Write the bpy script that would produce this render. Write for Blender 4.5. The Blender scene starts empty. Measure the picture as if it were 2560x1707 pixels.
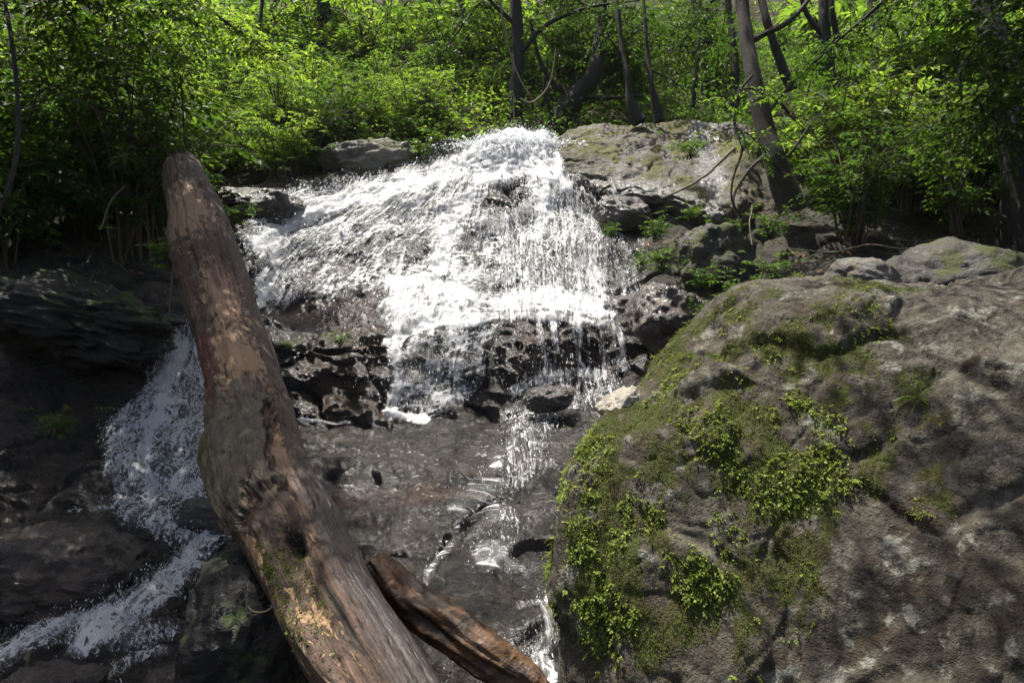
import bpy, math, random
import numpy as np
from mathutils import Vector, Matrix

random.seed(11)
rng = np.random.default_rng(11)
SC = bpy.context.scene
C = SC.collection
F = 700.0                                   # focal length in pixels of the 1024 px wide frame

# ------------------------------------------------------------------ camera
cam = bpy.data.cameras.new('camera')
cam.sensor_width = 36.0
cam.lens = F / 1024.0 * 36.0
cam.clip_start = 0.05
cam.clip_end = 600
camo = bpy.data.objects.new('camera', cam)
C.objects.link(camo)
camo.location = (0, 0, 0)
camo.rotation_euler = (math.radians(90), 0, 0)
SC.camera = camo

# ------------------------------------------------------------------ light
SUN_EL, SUN_AZ = 74.0, 300.0                # azimuth of the sun, degrees clockwise from +Y (0 = behind the falls)
w = bpy.data.worlds.new('World')
SC.world = w
w.use_nodes = True
nt = w.node_tree
nt.nodes.clear()
sky = nt.nodes.new('ShaderNodeTexSky')
sky.sky_type = 'NISHITA'
sky.sun_disc = False
sky.dust_density = 4.0
sky.ozone_density = 0.4
sky.air_density = 0.8
sky.sun_elevation = math.radians(SUN_EL)
sky.sun_rotation = math.radians(SUN_AZ)
bg = nt.nodes.new('ShaderNodeBackground')
bg.inputs['Strength'].default_value = 0.10
wo = nt.nodes.new('ShaderNodeOutputWorld')
nt.links.new(sky.outputs[0], bg.inputs['Color'])
nt.links.new(bg.outputs[0], wo.inputs['Surface'])

sun = bpy.data.lights.new('sun', 'SUN')
sun.energy = 5.0
sun.angle = math.radians(0.53)
sun.color = (1.0, 0.95, 0.86)
suno = bpy.data.objects.new('sun', sun)
C.objects.link(suno)
_e, _a = math.radians(SUN_EL), math.radians(SUN_AZ)
TO_SUN = np.array([math.cos(_e) * math.sin(_a), math.cos(_e) * math.cos(_a), math.sin(_e)])
suno.rotation_euler = Vector(TO_SUN).to_track_quat('Z', 'Y').to_euler()
suno.location = tuple(TO_SUN * 40)

SC.view_settings.view_transform = 'Standard'
SC.view_settings.look = 'None'
SC.view_settings.exposure = 1.0
SC.view_settings.gamma = 1.0
SC.view_settings.use_curve_mapping = False
SC.render.engine = 'CYCLES'
SC.cycles.max_bounces = 8
SC.cycles.diffuse_bounces = 3
SC.cycles.glossy_bounces = 2
SC.cycles.transmission_bounces = 3
SC.cycles.transparent_max_bounces = 12
SC.cycles.use_denoising = True
SC.cycles.sample_clamp_indirect = 4.0
SC.cycles.sample_clamp_direct = 12.0
SC.cycles.caustics_reflective = False
SC.cycles.caustics_refractive = False

# ------------------------------------------------------------------ numpy noise
_G = np.array([[1,1,0],[-1,1,0],[1,-1,0],[-1,-1,0],[1,0,1],[-1,0,1],[1,0,-1],[-1,0,-1],
               [0,1,1],[0,-1,1],[0,1,-1],[0,-1,-1],[1,1,0],[-1,1,0],[0,-1,1],[0,-1,-1]], float)

def ihash(ix, iy, iz, seed=0):
    h = (ix.astype(np.uint32) * np.uint32(374761393) + iy.astype(np.uint32) * np.uint32(668265263)
         + iz.astype(np.uint32) * np.uint32(2246822519) + np.uint32((seed * 3266489917) & 0xffffffff))
    h = (h ^ (h >> np.uint32(15))) * np.uint32(2246822519)
    h = (h ^ (h >> np.uint32(13))) * np.uint32(3266489917)
    return h ^ (h >> np.uint32(16))

def gnoise(p, seed=0):
    p = np.asarray(p, float)
    i = np.floor(p).astype(np.int64)
    f = p - i
    u = f * f * f * (f * (f * 6 - 15) + 10)
    r = np.zeros(len(p))
    for dx in (0, 1):
        wx = u[:, 0] if dx else 1 - u[:, 0]
        for dy in (0, 1):
            wy = u[:, 1] if dy else 1 - u[:, 1]
            for dz in (0, 1):
                wz = u[:, 2] if dz else 1 - u[:, 2]
                g = _G[ihash(i[:, 0] + dx, i[:, 1] + dy, i[:, 2] + dz, seed) & np.uint32(15)]
                r += wx * wy * wz * (g[:, 0] * (f[:, 0] - dx) + g[:, 1] * (f[:, 1] - dy) + g[:, 2] * (f[:, 2] - dz))
    return r

def fbm(p, octv=4, seed=0, gain=0.5):
    p = np.asarray(p, float)
    s, a = np.zeros(len(p)), 1.0
    for o in range(octv):
        s += a * gnoise(p, seed + o)
        p = p * 2.03 + 7.1
        a *= gain
    return s

def ridged(p, octv=3, seed=0):
    p = np.asarray(p, float)
    s, a = np.zeros(len(p)), 1.0
    for o in range(octv):
        s += a * (1 - 2 * np.abs(gnoise(p, seed + o)))
        p = p * 2.1 + 3.3
        a *= 0.5
    return s

def cells(p, seed=0):
    """F1, F2 and a random number per cell."""
    p = np.asarray(p, float)
    i = np.floor(p).astype(np.int64)
    f1 = np.full(len(p), 9.0); f2 = np.full(len(p), 9.0); cr = np.zeros(len(p))
    for dx in (-1, 0, 1):
        for dy in (-1, 0, 1):
            for dz in (-1, 0, 1):
                c = i + np.array([dx, dy, dz])
                h = ihash(c[:, 0], c[:, 1], c[:, 2], seed)
                q = np.stack([(h & np.uint32(1023)) / 1023.0, ((h >> np.uint32(10)) & np.uint32(1023)) / 1023.0,
                              ((h >> np.uint32(20)) & np.uint32(1023)) / 1023.0], 1)
                d = np.sqrt((((c + q) - p) ** 2).sum(1))
                nr = d < f1
                f2 = np.where(nr, f1, np.minimum(f2, d))
                cr = np.where(nr, ((h >> np.uint32(5)) & np.uint32(4095)) / 4095.0, cr)
                f1 = np.where(nr, d, f1)
    return f1, f2, cr

def sstep(a, b, x):
    t = np.clip((x - a) / (b - a), 0, 1)
    return t * t * (3 - 2 * t)

# ------------------------------------------------------------------ mesh helpers
def at(px, py, Y):
    """a point at distance Y in front of the camera, in metres"""
    return np.array([(px - 512.0) / F * Y, Y, (341.0 - py) / F * Y])

def mesh(name, V, Fc, mat=None, smooth=True, uv=None, attrs=None):
    V = np.asarray(V, np.float32)
    Fc = np.asarray(Fc, np.int32)
    k = Fc.shape[1]
    me = bpy.data.meshes.new(name)
    me.vertices.add(len(V)); me.vertices.foreach_set('co', V.ravel())
    me.loops.add(Fc.size); me.loops.foreach_set('vertex_index', Fc.ravel())
    me.polygons.add(len(Fc)); me.polygons.foreach_set('loop_start', np.arange(0, Fc.size, k, dtype=np.int32))
    me.polygons.foreach_set('use_smooth', np.full(len(Fc), smooth, bool))
    me.update(calc_edges=True)
    if uv is not None:
        l = me.uv_layers.new(name='UVMap')
        l.data.foreach_set('uv', np.asarray(uv, np.float32)[Fc.ravel()].ravel())
    for a, v in (attrs or {}).items():
        at_ = me.attributes.new(a, 'FLOAT', 'POINT')
        at_.data.foreach_set('value', np.asarray(v, np.float32))
    me.validate()
    if mat: me.materials.append(mat)
    return me

def link(name, me, parent=None, label=None, cat=None, group=None, kind=None, loc=None, rot=None, scale=None):
    o = bpy.data.objects.new(name, me)
    C.objects.link(o)
    if parent is not None: o.parent = parent
    if label: o['label'] = label
    if cat: o['category'] = cat
    if group: o['group'] = group
    if kind: o['kind'] = kind
    if loc is not None: o.location = tuple(float(q) for q in loc)
    if rot is not None: o.rotation_euler = rot
    if scale is not None: o.scale = (scale,) * 3 if np.isscalar(scale) else scale
    return o

def thing(name, label, cat, loc=(0, 0, 0), rot=(0, 0, 0), group=None, scale=1.0):
    return link(name, None, None, label, cat, group, None, loc, rot, scale)

def join(parts):
    V, Fs, n = [], [], 0
    for v, f in parts:
        V.append(v); Fs.append(np.asarray(f) + n); n += len(v)
    return np.concatenate(V), np.concatenate(Fs)

def grid_faces(nv, nu, keep=None):
    i = np.arange(nv * nu).reshape(nv, nu)
    q = np.stack([i[:-1, :-1], i[:-1, 1:], i[1:, 1:], i[1:, :-1]], -1)
    if keep is not None:
        k = keep[:-1, :-1] | keep[:-1, 1:] | keep[1:, 1:] | keep[1:, :-1]
        return q[k]
    return q.reshape(-1, 4)

def grid_normals(Pg, facing):
    du = np.gradient(Pg, axis=1); dv = np.gradient(Pg, axis=0)
    n = np.cross(du, dv)
    n /= np.linalg.norm(n, axis=2, keepdims=True) + 1e-9
    if (n @ np.asarray(facing, float)).mean() < 0: n = -n
    return n

def blur(Pg, it, axes=(0, 1)):
    Pg = Pg.copy()
    for _ in range(it):
        for ax in axes:
            a = np.roll(Pg, 1, ax); b = np.roll(Pg, -1, ax)
            Q = (a + 2 * Pg + b) / 4
            sl0 = [slice(None)] * Pg.ndim; sl1 = [slice(None)] * Pg.ndim
            sl0[ax] = 0; sl1[ax] = -1
            Q[tuple(sl0)] = Pg[tuple(sl0)]; Q[tuple(sl1)] = Pg[tuple(sl1)]
            Pg = Q
    return Pg

def hermite(X, Y, xs):
    """cubic through Y[k] at X[k] (Y may be a stack of points)"""
    X = np.asarray(X, float); Y = np.asarray(Y, float)
    m = np.zeros_like(Y)
    d = (Y[1:] - Y[:-1]) / (X[1:] - X[:-1]).reshape(-1, *([1] * (Y.ndim - 1)))
    m[1:-1] = (d[1:] + d[:-1]) / 2; m[0] = d[0]; m[-1] = d[-1]
    k = np.clip(np.searchsorted(X, xs) - 1, 0, len(X) - 2)
    h = X[k + 1] - X[k]
    t = (xs - X[k]) / h
    sh = (-1,) + (1,) * (Y.ndim - 1)
    t = t.reshape(sh); h = h.reshape(sh)
    return ((2*t**3 - 3*t**2 + 1) * Y[k] + (t**3 - 2*t**2 + t) * h * m[k]
            + (-2*t**3 + 3*t**2) * Y[k + 1] + (t**3 - t**2) * h * m[k + 1])

def lattice(ctrl, xcols, nu, nv, seg_w=None, rowmode='linear', ublend=None):
    """ctrl[row][col] = 3D point. Returns grid [nv,nu,3] and the row parameter of each grid row."""
    K = np.asarray(ctrl, float)
    R = K.shape[0]
    seg = np.linalg.norm(K[1:] - K[:-1], axis=2).mean(1)
    if seg_w is not None: seg = seg * np.asarray(seg_w)
    cs = np.concatenate([[0], np.cumsum(seg)]); cs /= cs[-1]
    tv = np.linspace(0, 1, nv)
    if rowmode == 'linear':
        k = np.clip(np.searchsorted(cs, tv) - 1, 0, R - 2)
        fr = (tv - cs[k]) / (cs[k + 1] - cs[k])
        rows = K[k] * (1 - fr)[:, None, None] + K[k + 1] * fr[:, None, None]
        rp = k + fr
    else:
        rows = hermite(cs, K, tv)
        rp = np.interp(tv, cs, np.arange(R))
    xs = np.linspace(xcols[0], xcols[-1], nu) if ublend is None else ublend
    G = hermite(xcols, np.swapaxes(rows, 0, 1), xs)
    return np.swapaxes(G, 0, 1), rp

def tube(path, rad, n=8, cap=True, jitter=0.0, seed=0):
    path = np.asarray(path, float); rad = np.asarray(rad, float)
    T = np.gradient(path, axis=0); T /= np.linalg.norm(T, axis=1, keepdims=True) + 1e-9
    ref = np.array([0.3, -1.0, 0.2]) if abs(T[:, 1]).mean() < .8 else np.array([0, 0.1, 1.0])
    A = np.cross(T, ref); A /= np.linalg.norm(A, axis=1, keepdims=True) + 1e-9
    B = np.cross(A, T)
    th = np.linspace(0, 2 * np.pi, n, endpoint=False)
    V = path[:, None] + rad[:, None, None] * (np.cos(th)[None, :, None] * A[:, None] + np.sin(th)[None, :, None] * B[:, None])
    m = len(path)
    i = np.arange(m * n).reshape(m, n)
    q = np.stack([i[:-1], np.roll(i[:-1], -1, 1), np.roll(i[1:], -1, 1), i[1:]], -1).reshape(-1, 4)
    V = V.reshape(-1, 3)
    if jitter:
        V = V + jitter * np.stack([fbm(V * 3 + 5 * s, 2, seed + s) for s in range(3)], 1)
    return V, q

def curve(pts, n):
    pts = np.asarray(pts, float)
    s = np.concatenate([[0], np.cumsum(np.linalg.norm(pts[1:] - pts[:-1], axis=1))])
    return hermite(s, pts, np.linspace(0, s[-1], n))

# ------------------------------------------------------------------ node helpers
class NB:
    def __init__(self, name):
        self.m = bpy.data.materials.new(name); self.m.use_nodes = True
        self.t = self.m.node_tree; self.t.nodes.clear()
        self.out = self.t.nodes.new('ShaderNodeOutputMaterial')
    def n(self, typ, inp=None, **kw):
        x = self.t.nodes.new('ShaderNode' + typ)
        for k, v in kw.items(): setattr(x, k, v)
        for k, v in (inp or {}).items(): self.put(x.inputs[k], v)
        return x
    def put(self, sock, v):
        if hasattr(v, 'is_output') or hasattr(v, 'links') and not isinstance(v, (tuple, list)):
            self.t.links.new(v, sock)
        elif isinstance(v, (tuple, list)) and len(v) == 3 and sock.type == 'RGBA':
            sock.default_value = (*v, 1)
        else: sock.default_value = v
    def math(self, op, a, b=0.0, clamp=False):
        x = self.n('Math', operation=op, use_clamp=clamp)
        self.put(x.inputs[0], a); self.put(x.inputs[1], b)
        return x.outputs[0]
    def sm(self, v, a, b, lo=0.0, hi=1.0):
        x = self.n('MapRange', interpolation_type='SMOOTHSTEP')
        for k, q in zip(('Value', 'From Min', 'From Max', 'To Min', 'To Max'), (v, a, b, lo, hi)): self.put(x.inputs[k], q)
        return x.outputs[0]
    def mix(self, f, a, b):
        x = self.n('Mix', data_type='RGBA')
        self.put(x.inputs[0], f); self.put(x.inputs[6], a); self.put(x.inputs[7], b)
        return x.outputs[2]
    def mul(self, a, b):
        x = self.n('Mix', data_type='RGBA', blend_type='MULTIPLY')
        self.put(x.inputs[0], 1.0); self.put(x.inputs[6], a); self.put(x.inputs[7], b)
        return x.outputs[2]
    def noise(self, vec, scale, detail=5, rough=0.55, dist=0.0):
        x = self.n('TexNoise', {'Scale': scale, 'Detail': detail, 'Roughness': rough, 'Distortion': dist})
        if vec is not None: self.put(x.inputs['Vector'], vec)
        return x.outputs['Fac']
    def voro(self, vec, scale, feature='F1', rnd=1.0):
        x = self.n('TexVoronoi', {'Scale': scale, 'Randomness': rnd}, feature=feature)
        if vec is not None: self.put(x.inputs['Vector'], vec)
        return x
    def mapping(self, vec, scale=(1, 1, 1), rot=(0, 0, 0)):
        return self.n('Mapping', {'Vector': vec, 'Scale': scale, 'Rotation': rot}).outputs[0]
    def obj(self): return self.n('TexCoord').outputs['Object']
    def uv(self): return self.n('TexCoord').outputs['UV']
    def attr(self, name): return self.n('Attribute', attribute_name=name).outputs['Fac']
    def bump(self, h, strength, dist, normal=None):
        x = self.n('Bump', {'Height': h, 'Strength': strength, 'Distance': dist})
        if normal is not None: self.put(x.inputs['Normal'], normal)
        return x.outputs[0]
    def pbr(self, **kw):
        x = self.n('BsdfPrincipled')
        for k, v in kw.items(): self.put(x.inputs[k.replace('_', ' ')], v)
        return x.outputs[0]
    def done(self, s):
        self.t.links.new(s, self.out.inputs['Surface']); return self.m

def rock_mat(name, c_dark, c_mid, c_stain, rough=(0.18, 0.5), moss=0.0, moss_col=(0.05, 0.075, 0.015), bump=1.0, scale=1.0, spec=0.5, lichen=None, wet=0.0, wet_attr=None):
    b = NB(name); p = b.obj()
    n1 = b.noise(p, 1.1 * scale, 6, 0.6, 0.3); n2 = b.noise(p, 7 * scale, 7, 0.65); n3 = b.noise(b.mapping(p, (1, 1, 2.2)), 26 * scale, 5, 0.7)
    col = b.mix(b.sm(n1, 0.38, 0.62), c_dark, c_mid)
    col = b.mix(b.math('MULTIPLY', b.sm(n2, 0.5, 0.68), 0.75), col, c_stain)
    col = b.mul(col, b.mix(n3, (0.45, 0.45, 0.45), (1.5, 1.5, 1.5)))
    if lichen:
        ln = b.noise(p, 3.2 * scale, 8, 0.7, 0.5)
        col = b.mix(b.math('MULTIPLY', b.sm(ln, 0.54, 0.64), 0.85), col, lichen)
    rg = b.sm(n2, 0.3, 0.7, rough[0], rough[1])
    if moss > 0:
        mn = b.noise(p, 2.0 * scale, 8, 0.65, 0.4)
        nz = b.n('SeparateXYZ', {0: b.n('NewGeometry').outputs['Normal']}).outputs[2]
        mk = b.sm(b.math('ADD', mn, b.math('MULTIPLY', nz, 0.12)), 0.66 - 0.22 * moss, 0.74 - 0.2 * moss)
        col = b.mix(mk, col, b.mix(b.noise(p, 40, 3), tuple(0.5 * q for q in moss_col), tuple(1.5 * q for q in moss_col)))
        rg = b.mix(mk, rg, (0.9, 0.9, 0.9))
    v = b.voro(b.mapping(p, (1, 1, 1.7)), 9 * scale, 'F1').outputs['Distance']
    h = b.math('ADD', b.math('MULTIPLY', n2, 1.0), b.math('ADD', b.math('MULTIPLY', n3, 0.55), b.math('MULTIPLY', v, 0.35)))
    nrm = b.bump(h, 0.9 * bump, 0.05)
    nrm = b.bump(b.noise(p, 75 * scale, 3, 0.6), 0.5 * bump, 0.012, nrm)
    if wet_attr:
        wm = b.sm(b.math('ADD', b.attr(wet_attr), b.math('MULTIPLY', b.math('SUBTRACT', n2, .5), .8)), .3, .65)
        col = b.mul(col, b.mix(wm, (1, 1, 1), (.28, .28, .30)))
        return b.done(b.pbr(Base_Color=col, Roughness=rg, Normal=nrm, Specular_IOR_Level=spec, Coat_Weight=b.math('MULTIPLY', wm, .9), Coat_Roughness=.2, Coat_Normal=b.bump(n3, .7, .03)))
    if wet:
        film = b.bump(b.math('ADD', b.noise(p, 55 * scale, 4, .7), b.math('MULTIPLY', n3, 1.2)), .9, .035, b.bump(n2, .5, .06))
        return b.done(b.pbr(Base_Color=col, Roughness=rg, Normal=nrm, Specular_IOR_Level=spec, Coat_Weight=wet * .8, Coat_Roughness=.16, Coat_Normal=film))
    return b.done(b.pbr(Base_Color=col, Roughness=rg, Normal=nrm, Specular_IOR_Level=spec))

def leaf_mat(name, c1, c2, c3, trans=0.4, rough=0.5, spec=0.32):
    b = NB(name)
    r = b.n('NewGeometry').outputs['Random Per Island']
    orr = b.n('ObjectInfo').outputs['Random']
    ramp = b.n('ValToRGB', {0: r}).outputs
    cr = ramp[0].node.color_ramp
    cr.elements[0].color = (*c1, 1); cr.elements[1].color = (*c3, 1)
    e = cr.elements.new(0.6); e.color = (*c2, 1)
    e = cr.elements.new(0.93); e.color = (*c2, 1)
    col = b.mul(ramp[0], b.mix(orr, (0.75, 0.8, 0.8), (1.2, 1.12, 1.0)))
    n = b.noise(b.obj(), 14, 2)
    col = b.mul(col, b.mix(n, (0.75, 0.75, 0.75), (1.25, 1.25, 1.25)))
    pr = b.pbr(Base_Color=col, Roughness=rough, Specular_IOR_Level=spec)
    tr = b.n('BsdfTranslucent', {'Color': b.mul(col, (1.9, 1.9, 0.9))}).outputs[0]
    return b.done(b.n('MixShader', {0: trans, 1: pr, 2: tr}).outputs[0])

def bark_mat(name, c1, c2, rough=0.85, lich=None):
    b = NB(name); p = b.obj()
    n1 = b.noise(b.mapping(p, (1, 1, 0.3)), 22, 7, 0.72); n2 = b.noise(p, 4, 4)
    col = b.mix(n1, c1, c2)
    if lich: col = b.mix(b.math('MULTIPLY', b.sm(n2, 0.55, 0.66), 0.8), col, lich)
    return b.done(b.pbr(Base_Color=col, Roughness=rough, Normal=b.bump(n1, 0.8, 0.03)))

def plain_mat(name, col, rough=0.7, spec=0.3):
    b = NB(name)
    n = b.noise(b.obj(), 22, 4)
    return b.done(b.pbr(Base_Color=b.mix(n, tuple(0.7 * q for q in col), tuple(1.3 * q for q in col)), Roughness=rough, Specular_IOR_Level=spec))

M = {}
M['wet_rock'] = rock_mat('wet_rock', (0.022, 0.020, 0.019), (0.050, 0.044, 0.040), (0.070, 0.040, 0.025), (0.22, 0.5), 0.0, bump=1.0, wet=1.0)
M['brown_wet_rock'] = rock_mat('brown_wet_rock', (0.012, 0.007, 0.004), (0.034, 0.018, 0.009), (0.042, 0.026, 0.012), (0.2, 0.45), 0.0, bump=0.7, wet=0.9)
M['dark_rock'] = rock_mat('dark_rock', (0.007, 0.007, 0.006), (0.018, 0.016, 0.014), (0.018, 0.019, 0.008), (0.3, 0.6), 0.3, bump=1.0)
M['grey_rock'] = rock_mat('grey_rock', (0.08, 0.075, 0.065), (0.17, 0.16, 0.14), (0.13, 0.10, 0.07), (0.5, 0.8), 0.25, moss_col=(0.09, 0.10, 0.03), bump=0.9)
M['dry_slab'] = rock_mat('dry_slab', (0.028, 0.023, 0.016), (0.085, 0.072, 0.052), (0.05, 0.035, 0.02), (0.4, 0.75), 0.55, moss_col=(0.085, 0.082, 0.024), bump=1.0, wet_attr='damp')
M['bank_rock'] = rock_mat('bank_rock', (0.03, 0.027, 0.022), (0.085, 0.078, 0.066), (0.06, 0.045, 0.028), (0.4, 0.75), 0.55, moss_col=(0.05, 0.06, 0.015), bump=1.0)
M['pale_rock'] = rock_mat('pale_rock', (0.30, 0.27, 0.22), (0.42, 0.39, 0.33), (0.28, 0.22, 0.15), (0.6, 0.85), 0.0, bump=0.7, scale=2)
def bed_mat():
    b = NB('bed'); p = b.obj()
    n1 = b.noise(p, 1.1, 6, 0.6, 0.3); n2 = b.noise(p, 7, 7, 0.65); n3 = b.noise(b.mapping(p, (1, 1, 2.4)), 28, 5, 0.7)
    bk = b.sm(b.math('ADD', b.attr('bank'), b.math('MULTIPLY', b.math('SUBTRACT', n2, .5), .8)), .35, .65)
    br = b.attr('brown')
    col = b.mix(b.sm(n1, .38, .62), (.010, .009, .007), (.068, .056, .045))
    col = b.mix(b.math('MULTIPLY', b.sm(n2, .47, .66), .7), col, (.064, .040, .024))
    col = b.mix(b.math('MULTIPLY', b.sm(b.math('ADD', n1, b.math('MULTIPLY', br, .42)), .55, .8), .9), col, b.mix(n2, (.018, .010, .006), (.12, .058, .028)))
    dry = b.mix(b.sm(n1, .4, .6), (.035, .028, .018), (.10, .085, .06))
    dry = b.mix(b.sm(n2, .47, .6, 0, .85), dry, (.04, .05, .012))
    col = b.mix(bk, col, dry)
    col = b.mul(col, b.mix(b.sm(n3, .3, .7), (.2, .2, .2), (1.7, 1.7, 1.7)))
    col = b.mul(col, b.mix(b.sm(b.noise(b.mapping(p, (1, 1, 2)), 2.4, 6, .65, .8), .38, .6), (.4, .4, .4), (1.25, 1.2, 1.15)))
    v = b.voro(b.mapping(p, (1, 1, 1.8)), 9, 'DISTANCE_TO_EDGE').outputs['Distance']
    h = b.math('ADD', n2, b.math('ADD', b.math('MULTIPLY', n3, .8), b.math('MULTIPLY', b.sm(v, 0, .09), .12)))
    nrm = b.bump(h, 1.0, .15)
    fine = b.math('ADD', b.noise(b.mapping(p, (1, 1, 1.6)), 55, 4, .7), b.math('MULTIPLY', n3, 1.2))
    film = b.bump(b.noise(b.mapping(p, (1, 1, 1.5)), 24, 4, .6), 1.0, .03, b.bump(b.noise(b.mapping(p, (1, 1, 1.7)), 12, 7, .68, .8), 1.0, .30))
    cw = b.math('MULTIPLY', b.math('SUBTRACT', 1.0, bk), b.math('MULTIPLY', b.sm(n1, .35, .6, .5, 1.0), b.math('SUBTRACT', 1.0, b.math('MULTIPLY', br, .45))))
    return b.done(b.pbr(Base_Color=col, Roughness=b.mix(bk, b.sm(n2, .3, .7, .24, .45), (.85, .85, .85)), Normal=nrm, Specular_IOR_Level=.75, Coat_Weight=cw, Coat_Roughness=.17, Coat_Normal=film))
M['bed'] = bed_mat()
M['soil'] = rock_mat('soil', (0.02, 0.016, 0.010), (0.045, 0.035, 0.020), (0.03, 0.04, 0.012), (0.8, 0.95), 0.0, bump=1.0, spec=0.1)
M['leaf_bright'] = leaf_mat('leaf_bright', (0.056, 0.115, 0.020), (0.14, 0.225, 0.042), (0.31, 0.37, 0.11), 0.52, .55, .25)
M['leaf_mid'] = leaf_mat('leaf_mid', (0.030, 0.072, 0.014), (0.072, 0.14, 0.026), (0.15, 0.21, 0.048), 0.42, 0.55, 0.22)
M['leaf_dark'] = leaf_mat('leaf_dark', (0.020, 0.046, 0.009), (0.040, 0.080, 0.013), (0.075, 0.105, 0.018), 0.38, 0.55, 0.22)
M['moss_leaf'] = leaf_mat('moss_leaf', (0.07, 0.105, 0.014), (0.14, 0.195, 0.026), (0.29, 0.33, 0.07), 0.35, 0.5, 0.3)
M['moss'] = leaf_mat('moss', (0.045, 0.062, 0.010), (0.085, 0.118, 0.018), (0.15, 0.19, 0.03), 0.25, 0.8, 0.1)
M['bark'] = bark_mat('bark', (0.010, 0.008, 0.006), (0.05, 0.04, 0.03), lich=(0.05, 0.049, 0.04))
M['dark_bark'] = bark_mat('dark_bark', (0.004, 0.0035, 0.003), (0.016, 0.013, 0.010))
M['pale_bark'] = bark_mat('pale_bark', (0.05, 0.042, 0.03), (0.15, 0.13, 0.095))
M['twig'] = plain_mat('twig', (0.07, 0.055, 0.035), 0.8)
M['pale_twig'] = plain_mat('pale_twig', (0.15, 0.125, 0.085), 0.75)
M['fungus'] = plain_mat('fungus', (0.30, 0.17, 0.12), 0.6)
M['dead_leaf'] = leaf_mat('dead_leaf', (0.10, 0.045, 0.02), (0.22, 0.10, 0.04), (0.35, 0.2, 0.07), 0.3, 0.7, 0.2)

def seg_dist(X, Y, a, b):
    ax, ay = a; bx, by = b
    t = np.clip(((X - ax) * (bx - ax) + (Y - ay) * (by - ay)) / ((bx - ax) ** 2 + (by - ay) ** 2 + 1e-9), 0, 1)
    return np.hypot(X - (ax + t * (bx - ax)), Y - (ay + t * (by - ay)))

def stroke(X, Y, pts, width, val):
    dmin = np.min([seg_dist(X, Y, pts[i], pts[i + 1]) for i in range(len(pts) - 1)], axis=0)
    return val * sstep(width * 1.5, width * .35, dmin)

def poly(X, Y, pts, val, soft=10.0):
    ins = np.zeros(X.shape, bool)
    n = len(pts)
    for i in range(n):
        (x0, y0), (x1, y1) = pts[i], pts[(i + 1) % n]
        c = ((y0 > Y) != (y1 > Y)) & (X < (x1 - x0) * (Y - y0) / (y1 - y0 + 1e-9) + x0)
        ins ^= c
    dmin = np.min([seg_dist(X, Y, pts[i], pts[(i + 1) % n]) for i in range(n)], axis=0)
    s = np.where(ins, dmin, -dmin)
    return val * sstep(-soft, soft, s)

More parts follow.
